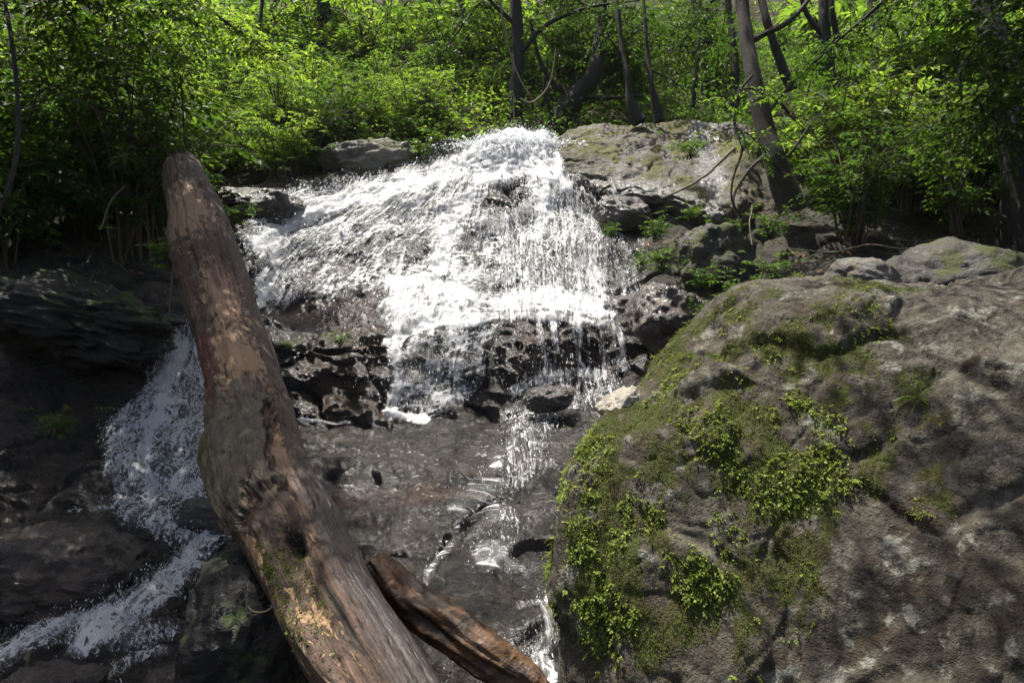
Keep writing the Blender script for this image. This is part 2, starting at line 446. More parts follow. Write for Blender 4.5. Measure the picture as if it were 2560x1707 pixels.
# ------------------------------------------------------------------ the rock bed of the stream and the banks
# columns: pixel x; per row: (pixel y, distance)
COLS = [-220, -60, 60, 130, 180, 235, 300, 370, 440, 500, 550, 600, 645, 700, 790, 900, 1040, 1250]
ROWS = [
 # forest floor behind
 [(190,16)]*2 + [(178,16),(172,16),(165,16),(150,16),(142,16.5),(138,16.5),(134,16.5),(128,16.5),(124,16.5),(124,16.5),(124,16.5),(128,16),(150,15),(180,14),(190,14),(190,14)],
 # lip
 [(222,12),(222,12),(218,12),(210,12),(204,12),(198,12.2),(187,12.6),(172,12.9),(157,13.2),(140,13.4),(139,13.4),(150,13.2),(160,12.8),(165,12.4),(190,11.6),(222,10.5),(225,10),(225,10)],
 # upper fall, middle
 [(240,9.8),(240,9.8),(236,9.8),(228,10),(224,10.3),(222,10.8),(235,11.3),(222,11.7),(212,11.9),(204,12.1),(204,12.1),(214,11.9),(226,11.5),(225,11.2),(226,10.4),(245,9.4),(248,9),(250,9)],
 # foot of the upper fall
 [(258,8.6),(258,8.6),(256,8.6),(254,8.7),(256,9.0),(270,9.6),(306,10.1),(290,10.4),(276,10.6),(278,10.7),(276,10.6),(284,10.4),(288,10.2),(272,10.0),(262,9.2),(265,8.4),(268,8),(270,8)],
 # edge of the middle ledge
 [(284,7.8),(284,7.8),(284,7.8),(300,8.0),(322,8.2),(330,8.8),(343,9.0),(342,9.1),(326,9.3),(319,9.4),(318,9.4),(321,9.3),(318,9.2),(312,9.0),(300,8.4),(300,7.6),(300,7),(300,7)],
 # foot of the lower fall
 [(360,7.2),(360,7.2),(362,7.3),(372,7.4),(385,7.6),(400,8.2),(422,8.6),(424,8.7),(416,8.9),(408,9.0),(388,9.1),(378,9.0),(374,8.8),(370,8.6),(360,8.0),(350,7.2),(350,6.6),(350,6.6)],
 # lower slab
 [(412,6.8),(412,6.8),(415,6.9),(425,7.0),(435,7.1),(432,7.5),(436,7.9),(438,8.0),(436,8.1),(430,8.1),(420,8.2),(408,8.2),(400,8.0),(400,7.7),(410,7.2),(420,6.6),(420,6),(420,6)],
 # edge of the undercut ledge
 [(460,6.3),(460,6.3),(462,6.4),(468,6.5),(475,6.6),(468,6.8),(462,7.0),(464,7.1),(466,7.2),(464,7.3),(455,7.4),(448,7.4),(445,7.2),(450,6.9),(460,6.4),(470,6),(470,5.5),(470,5.5)],
 # foot of the undercut ledge
 [(505,6.0),(505,6.0),(510,6.1),(514,6.2),(516,6.3),(505,6.4),(498,6.55),(490,6.75),(488,6.8),(484,6.9),(472,7.2),(468,7.1),(468,7.0),(470,6.6),(480,6.2),(490,5.8),(490,5.3),(490,5.3)],
 # middle slab
 [(560,5.2),(560,5.2),(560,5.3),(560,5.4),(556,5.5),(552,5.6),(552,5.8),(548,6.0),(546,6.2),(545,6.2),(545,6.2),(545,6.2),(545,6.1),(545,5.9),(550,5.6),(560,5.2),(560,5),(560,5)],
 # near slab
 [(628,4.6),(628,4.6),(628,4.6),(625,4.7),(620,4.8),(620,4.8),(618,4.9),(616,5.0),(614,5.1),(612,5.2),(612,5.2),(612,5.2),(612,5.1),(612,5.0),(615,4.8),(620,4.5),(620,4.4),(620,4.4)],
 # nearest water
 [(716,4.0)]*4 + [(712,4.1),(708,4.1),(704,4.15),(700,4.2),(698,4.3),(696,4.3),(696,4.3),(696,4.3),(696,4.3),(700,4.2),(705,4.1),(710,4.0),(710,4),(710,4)],
 # under the camera
 [(1380,1.6)]*18,
]
ctrl = [[at(px, *ROWS[r][c]) for c, px in enumerate(COLS)] for r in range(len(ROWS))]
NU, NV = 700, 640
G0, RP = lattice(ctrl, COLS, NU, NV, seg_w=[.45, 1, 1, 1.1, 1.2, 1.3, 1.2, 1.2, 1.5, 1.25, 1.25, .4])
G0 = blur(G0, 4)
PXC = np.linspace(COLS[0], COLS[-1], NU)
N0 = grid_normals(blur(G0, 9), (0, -.6, 1))
pf = G0.reshape(-1, 3)
warp = np.stack([fbm(pf * .9 + 11, 3, 40), fbm(pf * .9 + 23, 3, 44), fbm(pf * .9 + 37, 3, 48)], 1)
f1, f2, cr = cells((pf + .35 * warp) * np.array([.75, .75, 1.25]), 3)
g1, g2, cr2 = cells((pf + .2 * warp) * np.array([2.0, 2.0, 3.4]), 9)
h1, h2, h3 = cells((pf + .12 * warp) * np.array([5.5, 5.5, 9.0]), 29)
d = (0.13 * fbm(pf * .8, 3, 1) + .15 * (cr - .5) * sstep(0.0, .22, f2 - f1) - .08 * (1 - sstep(0, .07, f2 - f1))
     + .035 * (cr2 - .5) * sstep(0, .25, g2 - g1) - .010 * (1 - sstep(0, .12, g2 - g1))
     - .035 * ridged(pf * np.array([1.4, 1.4, 4.2]) + .8 * warp, 4, 5) + .014 * fbm(pf * 4, 6, 7, .65)
     - .008 * (1 - sstep(0, .10, h2 - h1)))
nearw = sstep(15.8, 13.5, pf[:, 1])
d = d * (0.35 + .65 * nearw)
GPX = 512 + F * pf[:, 0] / pf[:, 1]; GPY = 341 - F * pf[:, 2] / pf[:, 1]
low_ = sstep(405, 440, GPY) * sstep(250, 290, GPX)
d *= 1 - .62 * low_
sq = (pf[:, 2] * 1.0 + pf[:, 1] * .25 + pf[:, 0] * .28) * 2.1 + 1.3 * fbm(pf * .75, 4, 97, .55)
fq = sq - np.floor(sq)
d += (.05 - .02 * low_) * (np.where(fq < .14, fq / .14, 1 - (fq - .14) / .86) - .5)
d *= 1 - .6 * np.exp(-((GPX - 515) / 60) ** 2 - ((GPY - 145) / 14) ** 2)
for pts, wd, v in [([(640,548),(600,545),(560,540),(525,545),(500,556)], 3, .13),
                   ([(500,490),(470,512),(448,535),(436,562),(424,592)], 4, .09), ([(600,585),(560,600),(520,605)], 3, .06), ([(350,540),(380,552),(410,548)], 3, .10), ([(395,430),(440,445),(500,450),(560,440)], 2.5, .07),
                   ([(300,345),(340,350),(385,346)], 3, .12), ([(330,470),(360,462),(380,470)], 3, .08), ([(520,600),(570,592),(600,598)], 2.5, .08), ([(480,625),(510,640),(560,620)], 2.5, .07),
                   ([(400,258),(440,268),(480,272),(560,270)], 3, .07), ([(560,585),(590,560),(600,548)], 2, .07)]:
    d -= stroke(GPX, GPY + 2 * np.sin(GPX * .13) + 3 * gnoise(pf * 2.5, 333), pts, wd, v)
wob_ = 3.5 * gnoise(pf * 2.2, 335) + 1.5 * gnoise(pf * 6, 336)
def ledge(pts, A, reach, soft=14):
    """a broken edge in the bedrock: the stone below it is set back, then swells out again"""
    xs_, ys_ = [q[0] for q in pts], [q[1] for q in pts]
    t = GPY + wob_ - np.interp(GPX, xs_, ys_)
    win = sstep(xs_[0] - soft, xs_[0] + soft, GPX) * sstep(xs_[-1] + soft, xs_[-1] - soft, GPX)
    return win * (-A * sstep(0, 17, t) * (1 - sstep(reach * .4, reach * 1.3, t)) + .35 * A * sstep(-30, -4, t) * (1 - sstep(-3, 1, t)))
d += ledge([(300,482),(345,471),(385,465),(450,467),(505,463),(530,450)], .12, 60)
d += ledge([(335,524),(365,512),(410,506),(460,507)], .08, 55)
d += ledge([(505,552),(545,541),(600,546),(650,556)], .18, 45)
d += ledge([(475,655),(510,640),(545,624),(580,612)], .14, 40)
d += ledge([(400,444),(440,438),(500,444),(560,436),(600,424)], .05, 30)
d += ledge([(290,388),(330,380),(385,384)], .07, 26)
fine_ = pf * np.array([7.0, 7.0, 15.0]) + 1.2 * warp
d += (.35 + .65 * low_) * (.016 * fbm(fine_, 4, 99, .6) + .034 * low_ * fbm(pf * np.array([1.9, 1.9, 3.6]) + .6 * warp, 3, 109, .5) - .014 * np.clip(ridged(pf * np.array([3.2, 3.2, 8.0]) + warp, 3, 105) - .6, 0, 2))
G1 = G0 + (d.reshape(NV, NU, 1)) * N0
bank = np.clip(sstep(632, 662, GPX) * sstep(330, 290, GPY) + sstep(240, 215, GPX) * sstep(300, 270, GPY) + sstep(200, 186, GPY - .0 * GPX) * sstep(480, 440, GPX) * .5, 0, 1)
brown = np.clip(poly(GPX, GPY, [(300,345),(385,345),(384,420),(305,424)], .9, 12) + poly(GPX, GPY, [(290,300),(390,290),(385,342),(300,342)], .7, 12) + poly(GPX, GPY, [(330,480),(510,476),(510,490),(340,505)], .7, 8)
                + poly(GPX, GPY, [(520,330),(630,330),(630,375),(500,390)], .7, 12) + sstep(200, 150, GPX) * .4, 0, 1)
bed_me = mesh('rock_bed', G1.reshape(-1, 3), grid_faces(NV, NU), M['bed'], attrs={'bank': bank, 'brown': brown})
bed = link('rock_bed', bed_me, kind='structure', label='wet dark bedrock of the stream stepping down in ledges')

BEDP = G1[::3, ::3].reshape(-1, 3)
def bed_z(x, y):
    k = np.argmin((BEDP[:, 0] - x) ** 2 + (BEDP[:, 1] - y) ** 2)
    return BEDP[k, 2]

# forest floor hillside: one sheet that runs on behind, to the sides and behind the camera
def hill_z(x, y):
    x = np.asarray(x, float); y = np.asarray(y, float)
    up = 4.15 + .56 * np.maximum(y - 14.2, 0) + .0 * x
    low = np.interp(y, [0, 4, 6, 8, 9, 10.5, 12, 13, 14.2], [-3.8, -3.4, -3.1, -2.6, -1.9, -.8, .8, 2.4, 4.15])
    z = np.where(y > 14.2, up, low)
    side = np.maximum(np.abs(x + .3) - (3.2 + .62 * np.clip(y, 0, 30)), 0)
    z = z + np.minimum(side, 25) * .75
    z = np.where(y < 0, np.maximum(-3.8 + y * .12, -9) + np.minimum(side, 25) * .4, z)
    return z
xs = np.concatenate([np.linspace(-130, -30, 24), np.linspace(-29, 29, 120), np.linspace(30, 130, 24)])
ys = np.concatenate([np.linspace(-90, -4, 20), np.linspace(-3, 45, 110), np.linspace(47, 140, 24)])
XX, YY = np.meshgrid(xs, ys)
ZZ = hill_z(XX, np.minimum(YY, 60))
pp = np.stack([XX, YY, ZZ], -1).reshape(-1, 3)
pp[:, 2] += .5 * fbm(pp * .35, 4, 60)
hillside = link('hillside', mesh('hillside', pp, grid_faces(len(ys), len(xs)), M['soil']), kind='structure', label='dark forest floor rising steeply behind the waterfall')

# ------------------------------------------------------------------ water
def water_density(X, Y, Q):
    X = X + (7 * gnoise(Q * 1.7, 501) + 5 * gnoise(Q * 4, 502)).reshape(X.shape)
    Y = Y + (5 * gnoise(Q * 1.7, 503) + 3 * gnoise(Q * 4, 504)).reshape(X.shape)
    D = poly(X, Y, [(488,139),(548,138),(572,180),(598,222),(612,282),(606,322),(400,330),(384,302),(440,276),(380,292),(300,304),(265,314),(248,262),(236,238),(262,205),(290,190),(400,170),(455,156)], .57)
    D = np.maximum(D, poly(X, Y, [(474,160),(486,140),(548,136),(564,160),(562,186),(520,182),(470,196)], .92, 8))
    D = np.maximum(D, stroke(X, Y, [(515,144),(480,160),(430,180),(370,197),(310,212),(255,245)], 15, .84))
    D = np.maximum(D, stroke(X, Y, [(515,144),(545,160),(560,185)], 14, .80))
    D = np.maximum(D, stroke(X, Y, [(515,150),(515,170),(470,200),(440,235),(435,270)], 14, .80))
    D = np.maximum(D, stroke(X, Y, [(530,165),(545,200),(540,235)], 12, .75))
    D = np.maximum(D, stroke(X, Y, [(300,212),(275,240),(262,300)], 9, .80))
    D = np.maximum(D, poly(X, Y, [(386,282),(440,274),(470,288),(560,284),(608,296),(618,322),(520,320),(450,330),(392,346),(380,320)], .72))
    D = np.maximum(D, stroke(X, Y, [(388,284),(430,284),(470,300),(510,306),(560,298),(600,312)], 9, .88))
    D = np.maximum(D, stroke(X, Y, [(388,344),(440,327),(520,319),(612,324)], 4, .68))
    D = np.maximum(D, poly(X, Y, [(388,342),(440,328),(505,326),(486,380),(470,410),(430,420),(384,416)], .50))
    D = np.maximum(D, stroke(X, Y, [(400,342),(396,380),(388,415)], 9, .74))
    D = np.maximum(D, poly(X, Y, [(486,326),(628,326),(628,372),(500,400)], .33))
    for s in ([(541,324),(540,345),(546,375)], [(574,326),(578,350),(582,374)], [(612,325),(624,338),(627,372)], [(556,326),(556,350)]):
        D = np.maximum(D, stroke(X, Y, s, 5, .60))
    D = np.maximum(D, stroke(X, Y, [(512,394),(540,382),(570,374),(608,378)], 8, .62))
    D = np.maximum(D, stroke(X, Y, [(382,416),(405,419),(424,420)], 4, .95))
    D = np.maximum(D, stroke(X, Y, [(303,424),(330,423),(352,424)], 2, .85))
    D = np.maximum(D, stroke(X, Y, [(600,384),(560,400),(535,425),(525,455),(512,474)], 26, .43))
    D = np.maximum(D, stroke(X, Y, [(548,470),(505,480),(478,500),(462,522),(445,560),(425,592)], 6, .40))
    D = np.maximum(D, stroke(X, Y, [(512,470),(498,486),(470,506)], 20, .34))
    D = np.maximum(D, stroke(X, Y, [(470,506),(500,530),(490,560)], 22, .38))
    D = np.maximum(D, poly(X, Y, [(290,300),(392,288),(400,345),(330,330)], .26, 14))
    D = np.maximum(D, poly(X, Y, [(340,345),(392,340),(392,420),(360,415)], .24, 14))
    D = np.maximum(D, stroke(X, Y, [(566,590),(550,620),(540,650),(552,690)], 13, .56))
    D = np.maximum(D, stroke(X, Y, [(618,240),(636,262),(640,300)], 5, .42))
    D = np.maximum(D, stroke(X, Y, [(600,205),(622,210),(640,222)], 3, .5))
    D = np.maximum(D, stroke(X, Y, [(575,180),(606,228),(634,300)], 16, .38))
    # the left arm
    D = np.maximum(D, poly(X, Y, [(160,332),(195,318),(215,318),(215,400),(222,470),(232,520),(208,545),(190,520),(120,516),(98,480),(104,425),(148,385)], .57))
    D = np.maximum(D, stroke(X, Y, [(175,340),(165,390),(150,440),(150,512)], 12, .78))
    D = np.maximum(D, stroke(X, Y, [(232,520),(200,548),(186,580),(160,602),(130,622),(95,650)], 20, .68))
    D = np.maximum(D, stroke(X, Y, [(130,625),(70,636),(30,652),(-20,682)], 13, .66))
    D = np.maximum(D, stroke(X, Y, [(80,645),(120,655),(165,640)], 14, .48))
    D = np.maximum(D, stroke(X, Y, [(70,522),(120,517),(190,519)], 3, .42))
    D = np.maximum(D, stroke(X, Y, [(212,480),(224,515),(208,545)], 14, .62))
    D = np.maximum(D, stroke(X, Y, [(120,508),(160,528),(200,548)], 18, .55))
    D = np.maximum(D, stroke(X, Y, [(100,690),(130,672),(160,665)], 8, .5))
    # bare rock showing through
    def hole(cx, cy, rx, ry, v):
        return v * np.exp(-(((X - cx) / rx) ** 2 + ((Y - cy) / ry) ** 2))
    D = D - hole(503, 198, 22, 16, .55) - hole(345, 268, 42, 24, .24) - hole(480, 254, 22, 20, .20) - hole(395, 240, 24, 16, .14) - hole(420, 258, 12, 18, .2) - hole(325, 196, 14, 9, .12)
    D = D - hole(552, 252, 24, 20, .12) - hole(518, 352, 24, 26, .2) - hole(590, 350, 12, 22, .1) - hole(560, 345, 8, 18, .1) - hole(500, 292, 20, 5, .3) - hole(478, 513, 16, 9, .3) - hole(300, 285, 18, 18, .15)
    return np.clip(D, 0, 1)

GW = blur(G1, 22)
NW = grid_normals(blur(G1, 26), (0, -.6, 1))
PXW = 512 + F * GW[..., 0] / GW[..., 1]
PYW = 341 - F * GW[..., 2] / GW[..., 1]
DEN = water_density(PXW, PYW, GW.reshape(-1, 3))
left_arm = (PXW < 240) & (PYW > 312)
GS = blur(G0, 12)
wv = np.concatenate([np.zeros((1, NU)), np.cumsum(np.linalg.norm(GS[1:] - GS[:-1], axis=2), 0)], 0)
arc = wv.mean(1)
wu = (PXC[None] - 512) / F * np.clip(GS[..., 1].mean(1, keepdims=True), 4, 14)
sl_r = np.clip(2.6 - RP, 0, 1) * np.clip(RP - .6, 0, 1)
sl_a = np.concatenate([[0], np.cumsum(np.diff(arc) * sl_r[1:])])
wu = wu + sl_a[:, None] * np.clip((500 - PXC[None]) / 200, 0, 1) * .8
wp = GW.reshape(-1, 3)
wuv = np.stack([wu.ravel(), wv.ravel()], 1)
wuv = wuv * np.where(left_arm.ravel(), 1.6, np.clip(10.5 / GW[..., 1].ravel(), .85, 1.5))[:, None] if False else wuv
st = np.stack([wuv[:, 0] * 5, wuv[:, 1] * 1.3, np.zeros(len(wuv))], 1)
bulge = .035 + .03 * sstep(420, 450, PYW.ravel()) + .045 * left_arm.ravel() + DEN.ravel() * (.05 + .07 * fbm(st, 5, 80, .62) + .025 * fbm(wp * 11, 3, 84))
WG = GW + NW * bulge.reshape(NV, NU, 1)
# throw the lip up a little where the water leaps
lipm = np.exp(-((PXW - 515) / 38) ** 2 - ((RP[:, None] - 1.05) / .22) ** 2)
WG[..., 2] += lipm * .10
keep = DEN > .03

b = NB('white_water')
uv = b.uv(); den = b.attr('flow')
na = b.noise(b.mapping(uv, (6.5, .9, 1)), 1.0, 4, .6, .5)
nb_ = b.noise(b.mapping(uv, (24, 2.0, 1)), 1.0, 5, .68, .7)
nc = b.noise(b.mapping(uv, (66, 9, 1)), 1.0, 3, .65)
wob = b.n('VectorMath', {0: uv, 1: b.n('VectorMath', {0: b.n('TexNoise', {'Vector': uv, 'Scale': 7.0, 'Detail': 3.0}).outputs['Color'], 1: (.22, .22, 0)}, operation='MULTIPLY').outputs[0]}, operation='ADD').outputs[0]
ve = b.voro(b.mapping(wob, (13, 5.5, 1)), 1.0, 'DISTANCE_TO_EDGE').outputs['Distance']
lace = b.sm(ve, 0.0, .13, 1.0, 0.0)
f = b.math('ADD', b.math('MULTIPLY', b.math('SUBTRACT', na, .5), 1.0), b.math('MULTIPLY', b.math('SUBTRACT', nb_, .5), 1.35))
f = b.math('ADD', f, b.math('MULTIPLY', b.math('SUBTRACT', nc, .5), .85))
f = b.math('ADD', f, b.math('MULTIPLY', lace, .24))
f = b.math('ADD', f, b.math('SUBTRACT', den, .03))
al = b.sm(f, .46, .78)
al = b.math('MAXIMUM', al, b.math('MULTIPLY', b.sm(b.math('ADD', den, b.math('MULTIPLY', b.math('SUBTRACT', nb_, .5), 1.4)), .28, .9), .55))
al = b.math('MULTIPLY', al, b.sm(den, .03, .2))
hgt = b.math('ADD', b.math('MULTIPLY', nb_, 1.0), b.math('MULTIPLY', nc, .5))
wsh = b.pbr(Base_Color=(.9, .91, .92), Roughness=.35, Specular_IOR_Level=.4, Normal=b.bump(hgt, .5, .05))
wtr = b.n('BsdfTranslucent', {'Color': (.94, .95, .96, 1)}).outputs[0]
wmx = b.n('MixShader', {0: .5, 1: wsh, 2: wtr}).outputs[0]
M['white_water'] = b.done(b.n('MixShader', {0: al, 1: b.n('BsdfTransparent').outputs[0], 2: wmx}).outputs[0])
def water_piece(name, msk, label):
    fc = grid_faces(NV, NU, keep & msk)
    used, inv = np.unique(fc.ravel(), return_inverse=True)
    ks = np.array([1.15, 2.7]) if 'stream' in name else 1.0
    me = mesh(name, WG.reshape(-1, 3)[used], inv.reshape(fc.shape), M['white_water'], uv=wuv[used] * ks, attrs={'flow': DEN.ravel()[used]})
    return link(name, me, kind='structure', label=label)
water_piece('waterfall_water', ~left_arm, 'white water spreading over the wide stepped rock face')
water_piece('stream_water', left_arm, 'shaded white water tumbling behind and left of the log')

# drops and strands of spray
b = NB('spray')
M['spray'] = b.done(b.n('MixShader', {0: .35, 1: b.pbr(Base_Color=(.86, .88, .9), Roughness=.2), 2: b.n('BsdfTranslucent', {'Color': (.88, .9, .92, 1)}).outputs[0]}).outputs[0])
OCT_V = np.array([[1,0,0],[-1,0,0],[0,1,0],[0,-1,0],[0,0,1],[0,0,-1]], float)
OCT_F = np.array([[0,2,4],[2,1,4],[1,3,4],[3,0,4],[2,0,5],[1,2,5],[3,1,5],[0,3,5]])
def drops(P, r, stretch, direc):
    n = len(P)
    V = OCT_V[None] * r[:, None, None] * np.array([1, 1, 1.0])
    dd = direc / (np.linalg.norm(direc, axis=1, keepdims=True) + 1e-9)
    V = V + (V @ dd[:, :, None]) * (stretch - 1)[:, None, None] * dd[:, None]
    V = V + P[:, None]
    Fc = OCT_F[None] + (np.arange(n) * 6)[:, None, None]
    return V.reshape(-1, 3), Fc.reshape(-1, 3)
area = np.linalg.norm(np.cross(np.gradient(WG, axis=0), np.gradient(WG, axis=1)), axis=2)
wgt = (np.clip(DEN - .1, 0, 1) * (1.15 - DEN) * area / np.clip(WG[..., 1], 4, 20) ** 1.0).ravel()
wgt[~keep.ravel()] = 0
wgt /= wgt.sum()
ND = 22000
idx = rng.choice(len(wgt), ND, p=wgt)
flowdir = np.gradient(WG, axis=0).reshape(-1, 3)
flowdir /= np.linalg.norm(flowdir, axis=1, keepdims=True) + 1e-9
jit = rng.normal(0, .035, (ND, 3))
out = np.abs(rng.normal(0, .06, ND)) * (0.5 + DEN.ravel()[idx])
P = WG.reshape(-1, 3)[idx] + jit + NW.reshape(-1, 3)[idx] * out[:, None]
dirs = flowdir[idx] * .7 + np.array([0, -.15, -.7]) + rng.normal(0, .3, (ND, 3))
r = rng.lognormal(math.log(.0027), .5, ND) * np.clip(P[:, 1] / 9, .6, 1.3)
V, Fc = drops(P, r, 1 + rng.random(ND) * 5.0, dirs)
link('water_spray', mesh('water_spray', V, Fc, M['spray'], False), kind='stuff', label='flying white drops and strands of the waterfall')
# plume leaping at the lip
n = 3200
px = rng.normal(515, 30, n); py = 143 - np.abs(rng.normal(0, 5, n)) * np.clip(1.3 - np.abs(px - 512) / 60, .2, 1.2) + rng.random(n) * 6
P = np.stack([(px - 512) / F * 13.2, np.full(n, 13.2) + rng.normal(0, .15, n), (341 - py) / F * 13.2], 1)
V, Fc = drops(P, rng.lognormal(math.log(.009), .5, n), 1 + rng.random(n), rng.normal(0, 1, (n, 3)))
link('lip_spray', mesh('lip_spray', V, Fc, M['spray'], False), kind='stuff', label='burst of drops thrown up at the top of the waterfall')

# ------------------------------------------------------------------ boulders
def cube_sphere(n):
    t = np.linspace(-1, 1, n)
    a, b_ = np.meshgrid(np.tan(t * np.pi / 4), np.tan(t * np.pi / 4))
    o = np.ones_like(a)
    Vs, Fs, k = [], [], 0
    for ax in range(3):
        for s in (1, -1):
            v = [None] * 3
            v[ax] = o * s; v[(ax + 1) % 3] = a * s; v[(ax + 2) % 3] = b_
            V = np.stack(v, -1).reshape(-1, 3)
            Vs.append(V); Fs.append(grid_faces(n, n) + k); k += n * n
    V = np.concatenate(Vs); V /= np.linalg.norm(V, axis=1, keepdims=True)
    Fq = np.concatenate(Fs)
    key = np.round(V * 1e5).astype(np.int64)
    _, first, inv = np.unique(key, axis=0, return_index=True, return_inverse=True)
    return V[first], inv.ravel()[Fq]
CS = {n: cube_sphere(n) for n in (14, 26, 44)}

def rock(name, label, mat, px, py, Y, size, rot=(0, 0, 0), seed=0, res=26, box=.35, rough=1.0, cat='rock', group=None, sink=0.0):
    V, Fq = CS[res]
    V = V.copy()
    Vb = V / np.abs(V).max(1, keepdims=True)
    V = V * (1 - box) + Vb * box * .85
    q = V * 1.3 + seed * 13.7
    f1, f2, c = cells(q * .9, seed)
    e1, e2, e3 = cells((q + .2 * np.stack([fbm(q * 1.5 + k_, 2, seed + 60) for k_ in (0, 9, 17)], 1)) * 2.6, seed + 7)
    dd = 1 + rough * (.22 * fbm(q, 3, seed) + .16 * (c - .5) * sstep(0, .3, f2 - f1) - .035 * ridged(q * np.array([2, 2, 4.5]), 4, seed + 3) + .04 * fbm(q * 5, 4, seed + 5, .65)
                     + .07 * (e3 - .5) * sstep(0, .25, e2 - e1) - .025 * (1 - sstep(0, .14, e2 - e1)))
    V = V * dd[:, None] * (np.asarray(size) / 2)
    R = np.array(Matrix.Rotation(rot[2], 3, 'Z') @ Matrix.Rotation(rot[1], 3, 'Y') @ Matrix.Rotation(rot[0], 3, 'X'))
    V = V @ R.T
    return link(name, mesh(name, V, Fq, M[mat]), label=label, cat=cat, group=group, loc=at(px, py, Y) - np.array([0, 0, sink]))

def slab(name, label, mat, pts, cols, nu, nv, seed, amp=1.0):
    K = [[at(*q) for q in row] for row in pts]
    G, _ = lattice(K, cols, nu, nv, rowmode='cubic')
    n_ = grid_normals(blur(G, 6), (0, -.7, .7))
    q = G.reshape(-1, 3); w_ = np.stack([fbm(q * 1.1 + k, 3, seed) for k in (1, 9, 17)], 1)
    a1, a2, a3 = cells((q + .3 * w_) * np.array([.9, .9, 1.6]), seed); b1, b2, b3 = cells((q + .15 * w_) * np.array([2.4, 2.4, 5]), seed + 1)
    dd = .14 * fbm(q * .7, 3, seed + 2) + .09 * (a3 - .5) * sstep(0, .2, a2 - a1) - .05 * (1 - sstep(0, .05, a2 - a1)) + .02 * (b3 - .5) * sstep(0, .2, b2 - b1) - .008 * (1 - sstep(0, .1, b2 - b1)) - .03 * ridged(q * np.array([2, 2, 5]) + w_, 4, seed + 3) + .03 * fbm(q * 5, 5, seed + 5, .65)
    G = G + amp * dd.reshape(nv, nu, 1) * n_
    o = G.reshape(-1, 3).mean(0)
    uu = np.linspace(cols[0], cols[-1], nu)[None] + .35 * fbm(q * 1.2, 3, seed + 8).reshape(nv, nu); vv = np.linspace(0, 1, nv)[:, None]
    damp = np.maximum(np.exp(-((uu - 3.35) / .34) ** 2), sstep(.62, .85, vv) * sstep(3.4, 2.2, uu) * .7)
    return link(name, mesh(name, G.reshape(-1, 3) - o, grid_faces(nv, nu), M[mat], attrs={'damp': damp.ravel()}), label=label, cat='rock', loc=o)
slab('rock', 'large sloping tan slab with olive moss right of the top of the falls', 'dry_slab',
     [[(548,175,15.2),(560,175,15.2),(600,175,15.4),(650,175,15.4),(700,170,15.4),(750,170,15.2),(790,190,14.8)],
      [(546,146,14.0),(562,134,14.0),(600,125,14.1),(650,122,14.2),(700,123,14.1),(750,130,13.8),(790,190,14.0)],
      [(549,152,13.2),(570,145,13.1),(610,142,13.0),(655,141,13.0),(705,142,12.9),(750,150,12.6),(788,205,13.2)],
      [(560,168,12.8),(585,168,12.5),(622,170,12.2),(665,171,12.0),(710,172,11.8),(750,180,11.5),(785,225,12.2)],
      [(580,192,12.4),(604,195,12.0),(640,198,11.6),(680,203,11.2),(715,210,10.9),(745,215,10.6),(780,250,11.4)],
      [(590,215,12.6),(614,222,12.2),(650,228,11.8),(690,232,11.4),(720,240,11.0),(745,245,10.8),(778,270,11.4)]],
     [0, .5, 1.3, 2.3, 3.3, 4.3, 5], 240, 170, 71, .7)
rock('boulder', 'dark rounded wet boulder with thin trickles, right edge of the upper fall', 'wet_rock', 622, 214, 11.6, (.95, .8, .62), (0, .15, 0), 7, 26, .15, .7, 'boulder')
rock('rock', 'small black wet rock at the right end of the middle ledge', 'wet_rock', 628, 312, 9.6, (.72, .6, .5), (0, -.2, 0), 8, 26, .3)
rock('boulder', 'grey boulder under overhanging plants at the left lip of the falls', 'grey_rock', 372, 166, 13.6, (1.9, 1.4, 1.0), (0, -.1, .2), 12, 26, .3, 1, 'boulder')
rock('boulder', 'smaller grey boulder between the leafy bank and the top of the white water', 'grey_rock', 447, 155, 14.0, (1.2, 1.0, .6), (0, -.1, .2), 13, 26, .3, 1, 'boulder')
rock('rock', 'grey wet rock between the log and the left edge of the falls', 'wet_rock', 262, 210, 11.8, (1.5, 1.2, .75), (0, .1, 0), 14, 26, .3)
rock('rock', 'tall mossy grey rock wall right of the falls, under the leaning tree', 'bank_rock', 712, 258, 9.9, (1.0, 1.1, .9), (0, .35, .2), 15, 26, .45)
rock('rock', 'brown wet rock in shade between the falls and the big mossy boulder', 'brown_wet_rock', 668, 320, 8.6, (1.0, 1.0, .9), (0, .3, .4), 17, 26, .3)
rock('boulder', 'small pale grey boulder peeking over the big mossy boulder', 'grey_rock', 862, 284, 5.6, (.58, .6, .42), (0, .1, 0), 21, 26, .15, .6, 'boulder')
rock('boulder', 'broad brown grey boulder behind the pale one, right', 'bank_rock', 950, 286, 6.6, (1.25, 1.2, .86), (0, .05, 0), 22, 26, .15, .5, 'boulder')
rock('rock', 'low black wet rock hump at the foot of the lower fall', 'wet_rock', 548, 398, 8.3, (.62, .6, .34), (0, -.1, 0), 23, 26, .1, .6)
rock('boulder', 'broad brown boulder glazed by water in the left stream', 'brown_wet_rock', 62, 580, 5.15, (1.15, 1.0, .85), (0, .1, .2), 31, 44, .3, .8, 'boulder')
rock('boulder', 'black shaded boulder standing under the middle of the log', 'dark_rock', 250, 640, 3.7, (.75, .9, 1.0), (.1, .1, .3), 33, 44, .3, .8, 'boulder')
rock('rock', 'small black rock parting the left stream beside the log', 'wet_rock', 205, 518, 5.9, (.42, .35, .36), (0, .2, 0), 34, 26, .3)
rock('rock', 'brown wet stone at the bottom edge of the left stream', 'brown_wet_rock', 50, 700, 4.1, (.6, .5, .4), (0, .1, 0), 35, 26, .3)
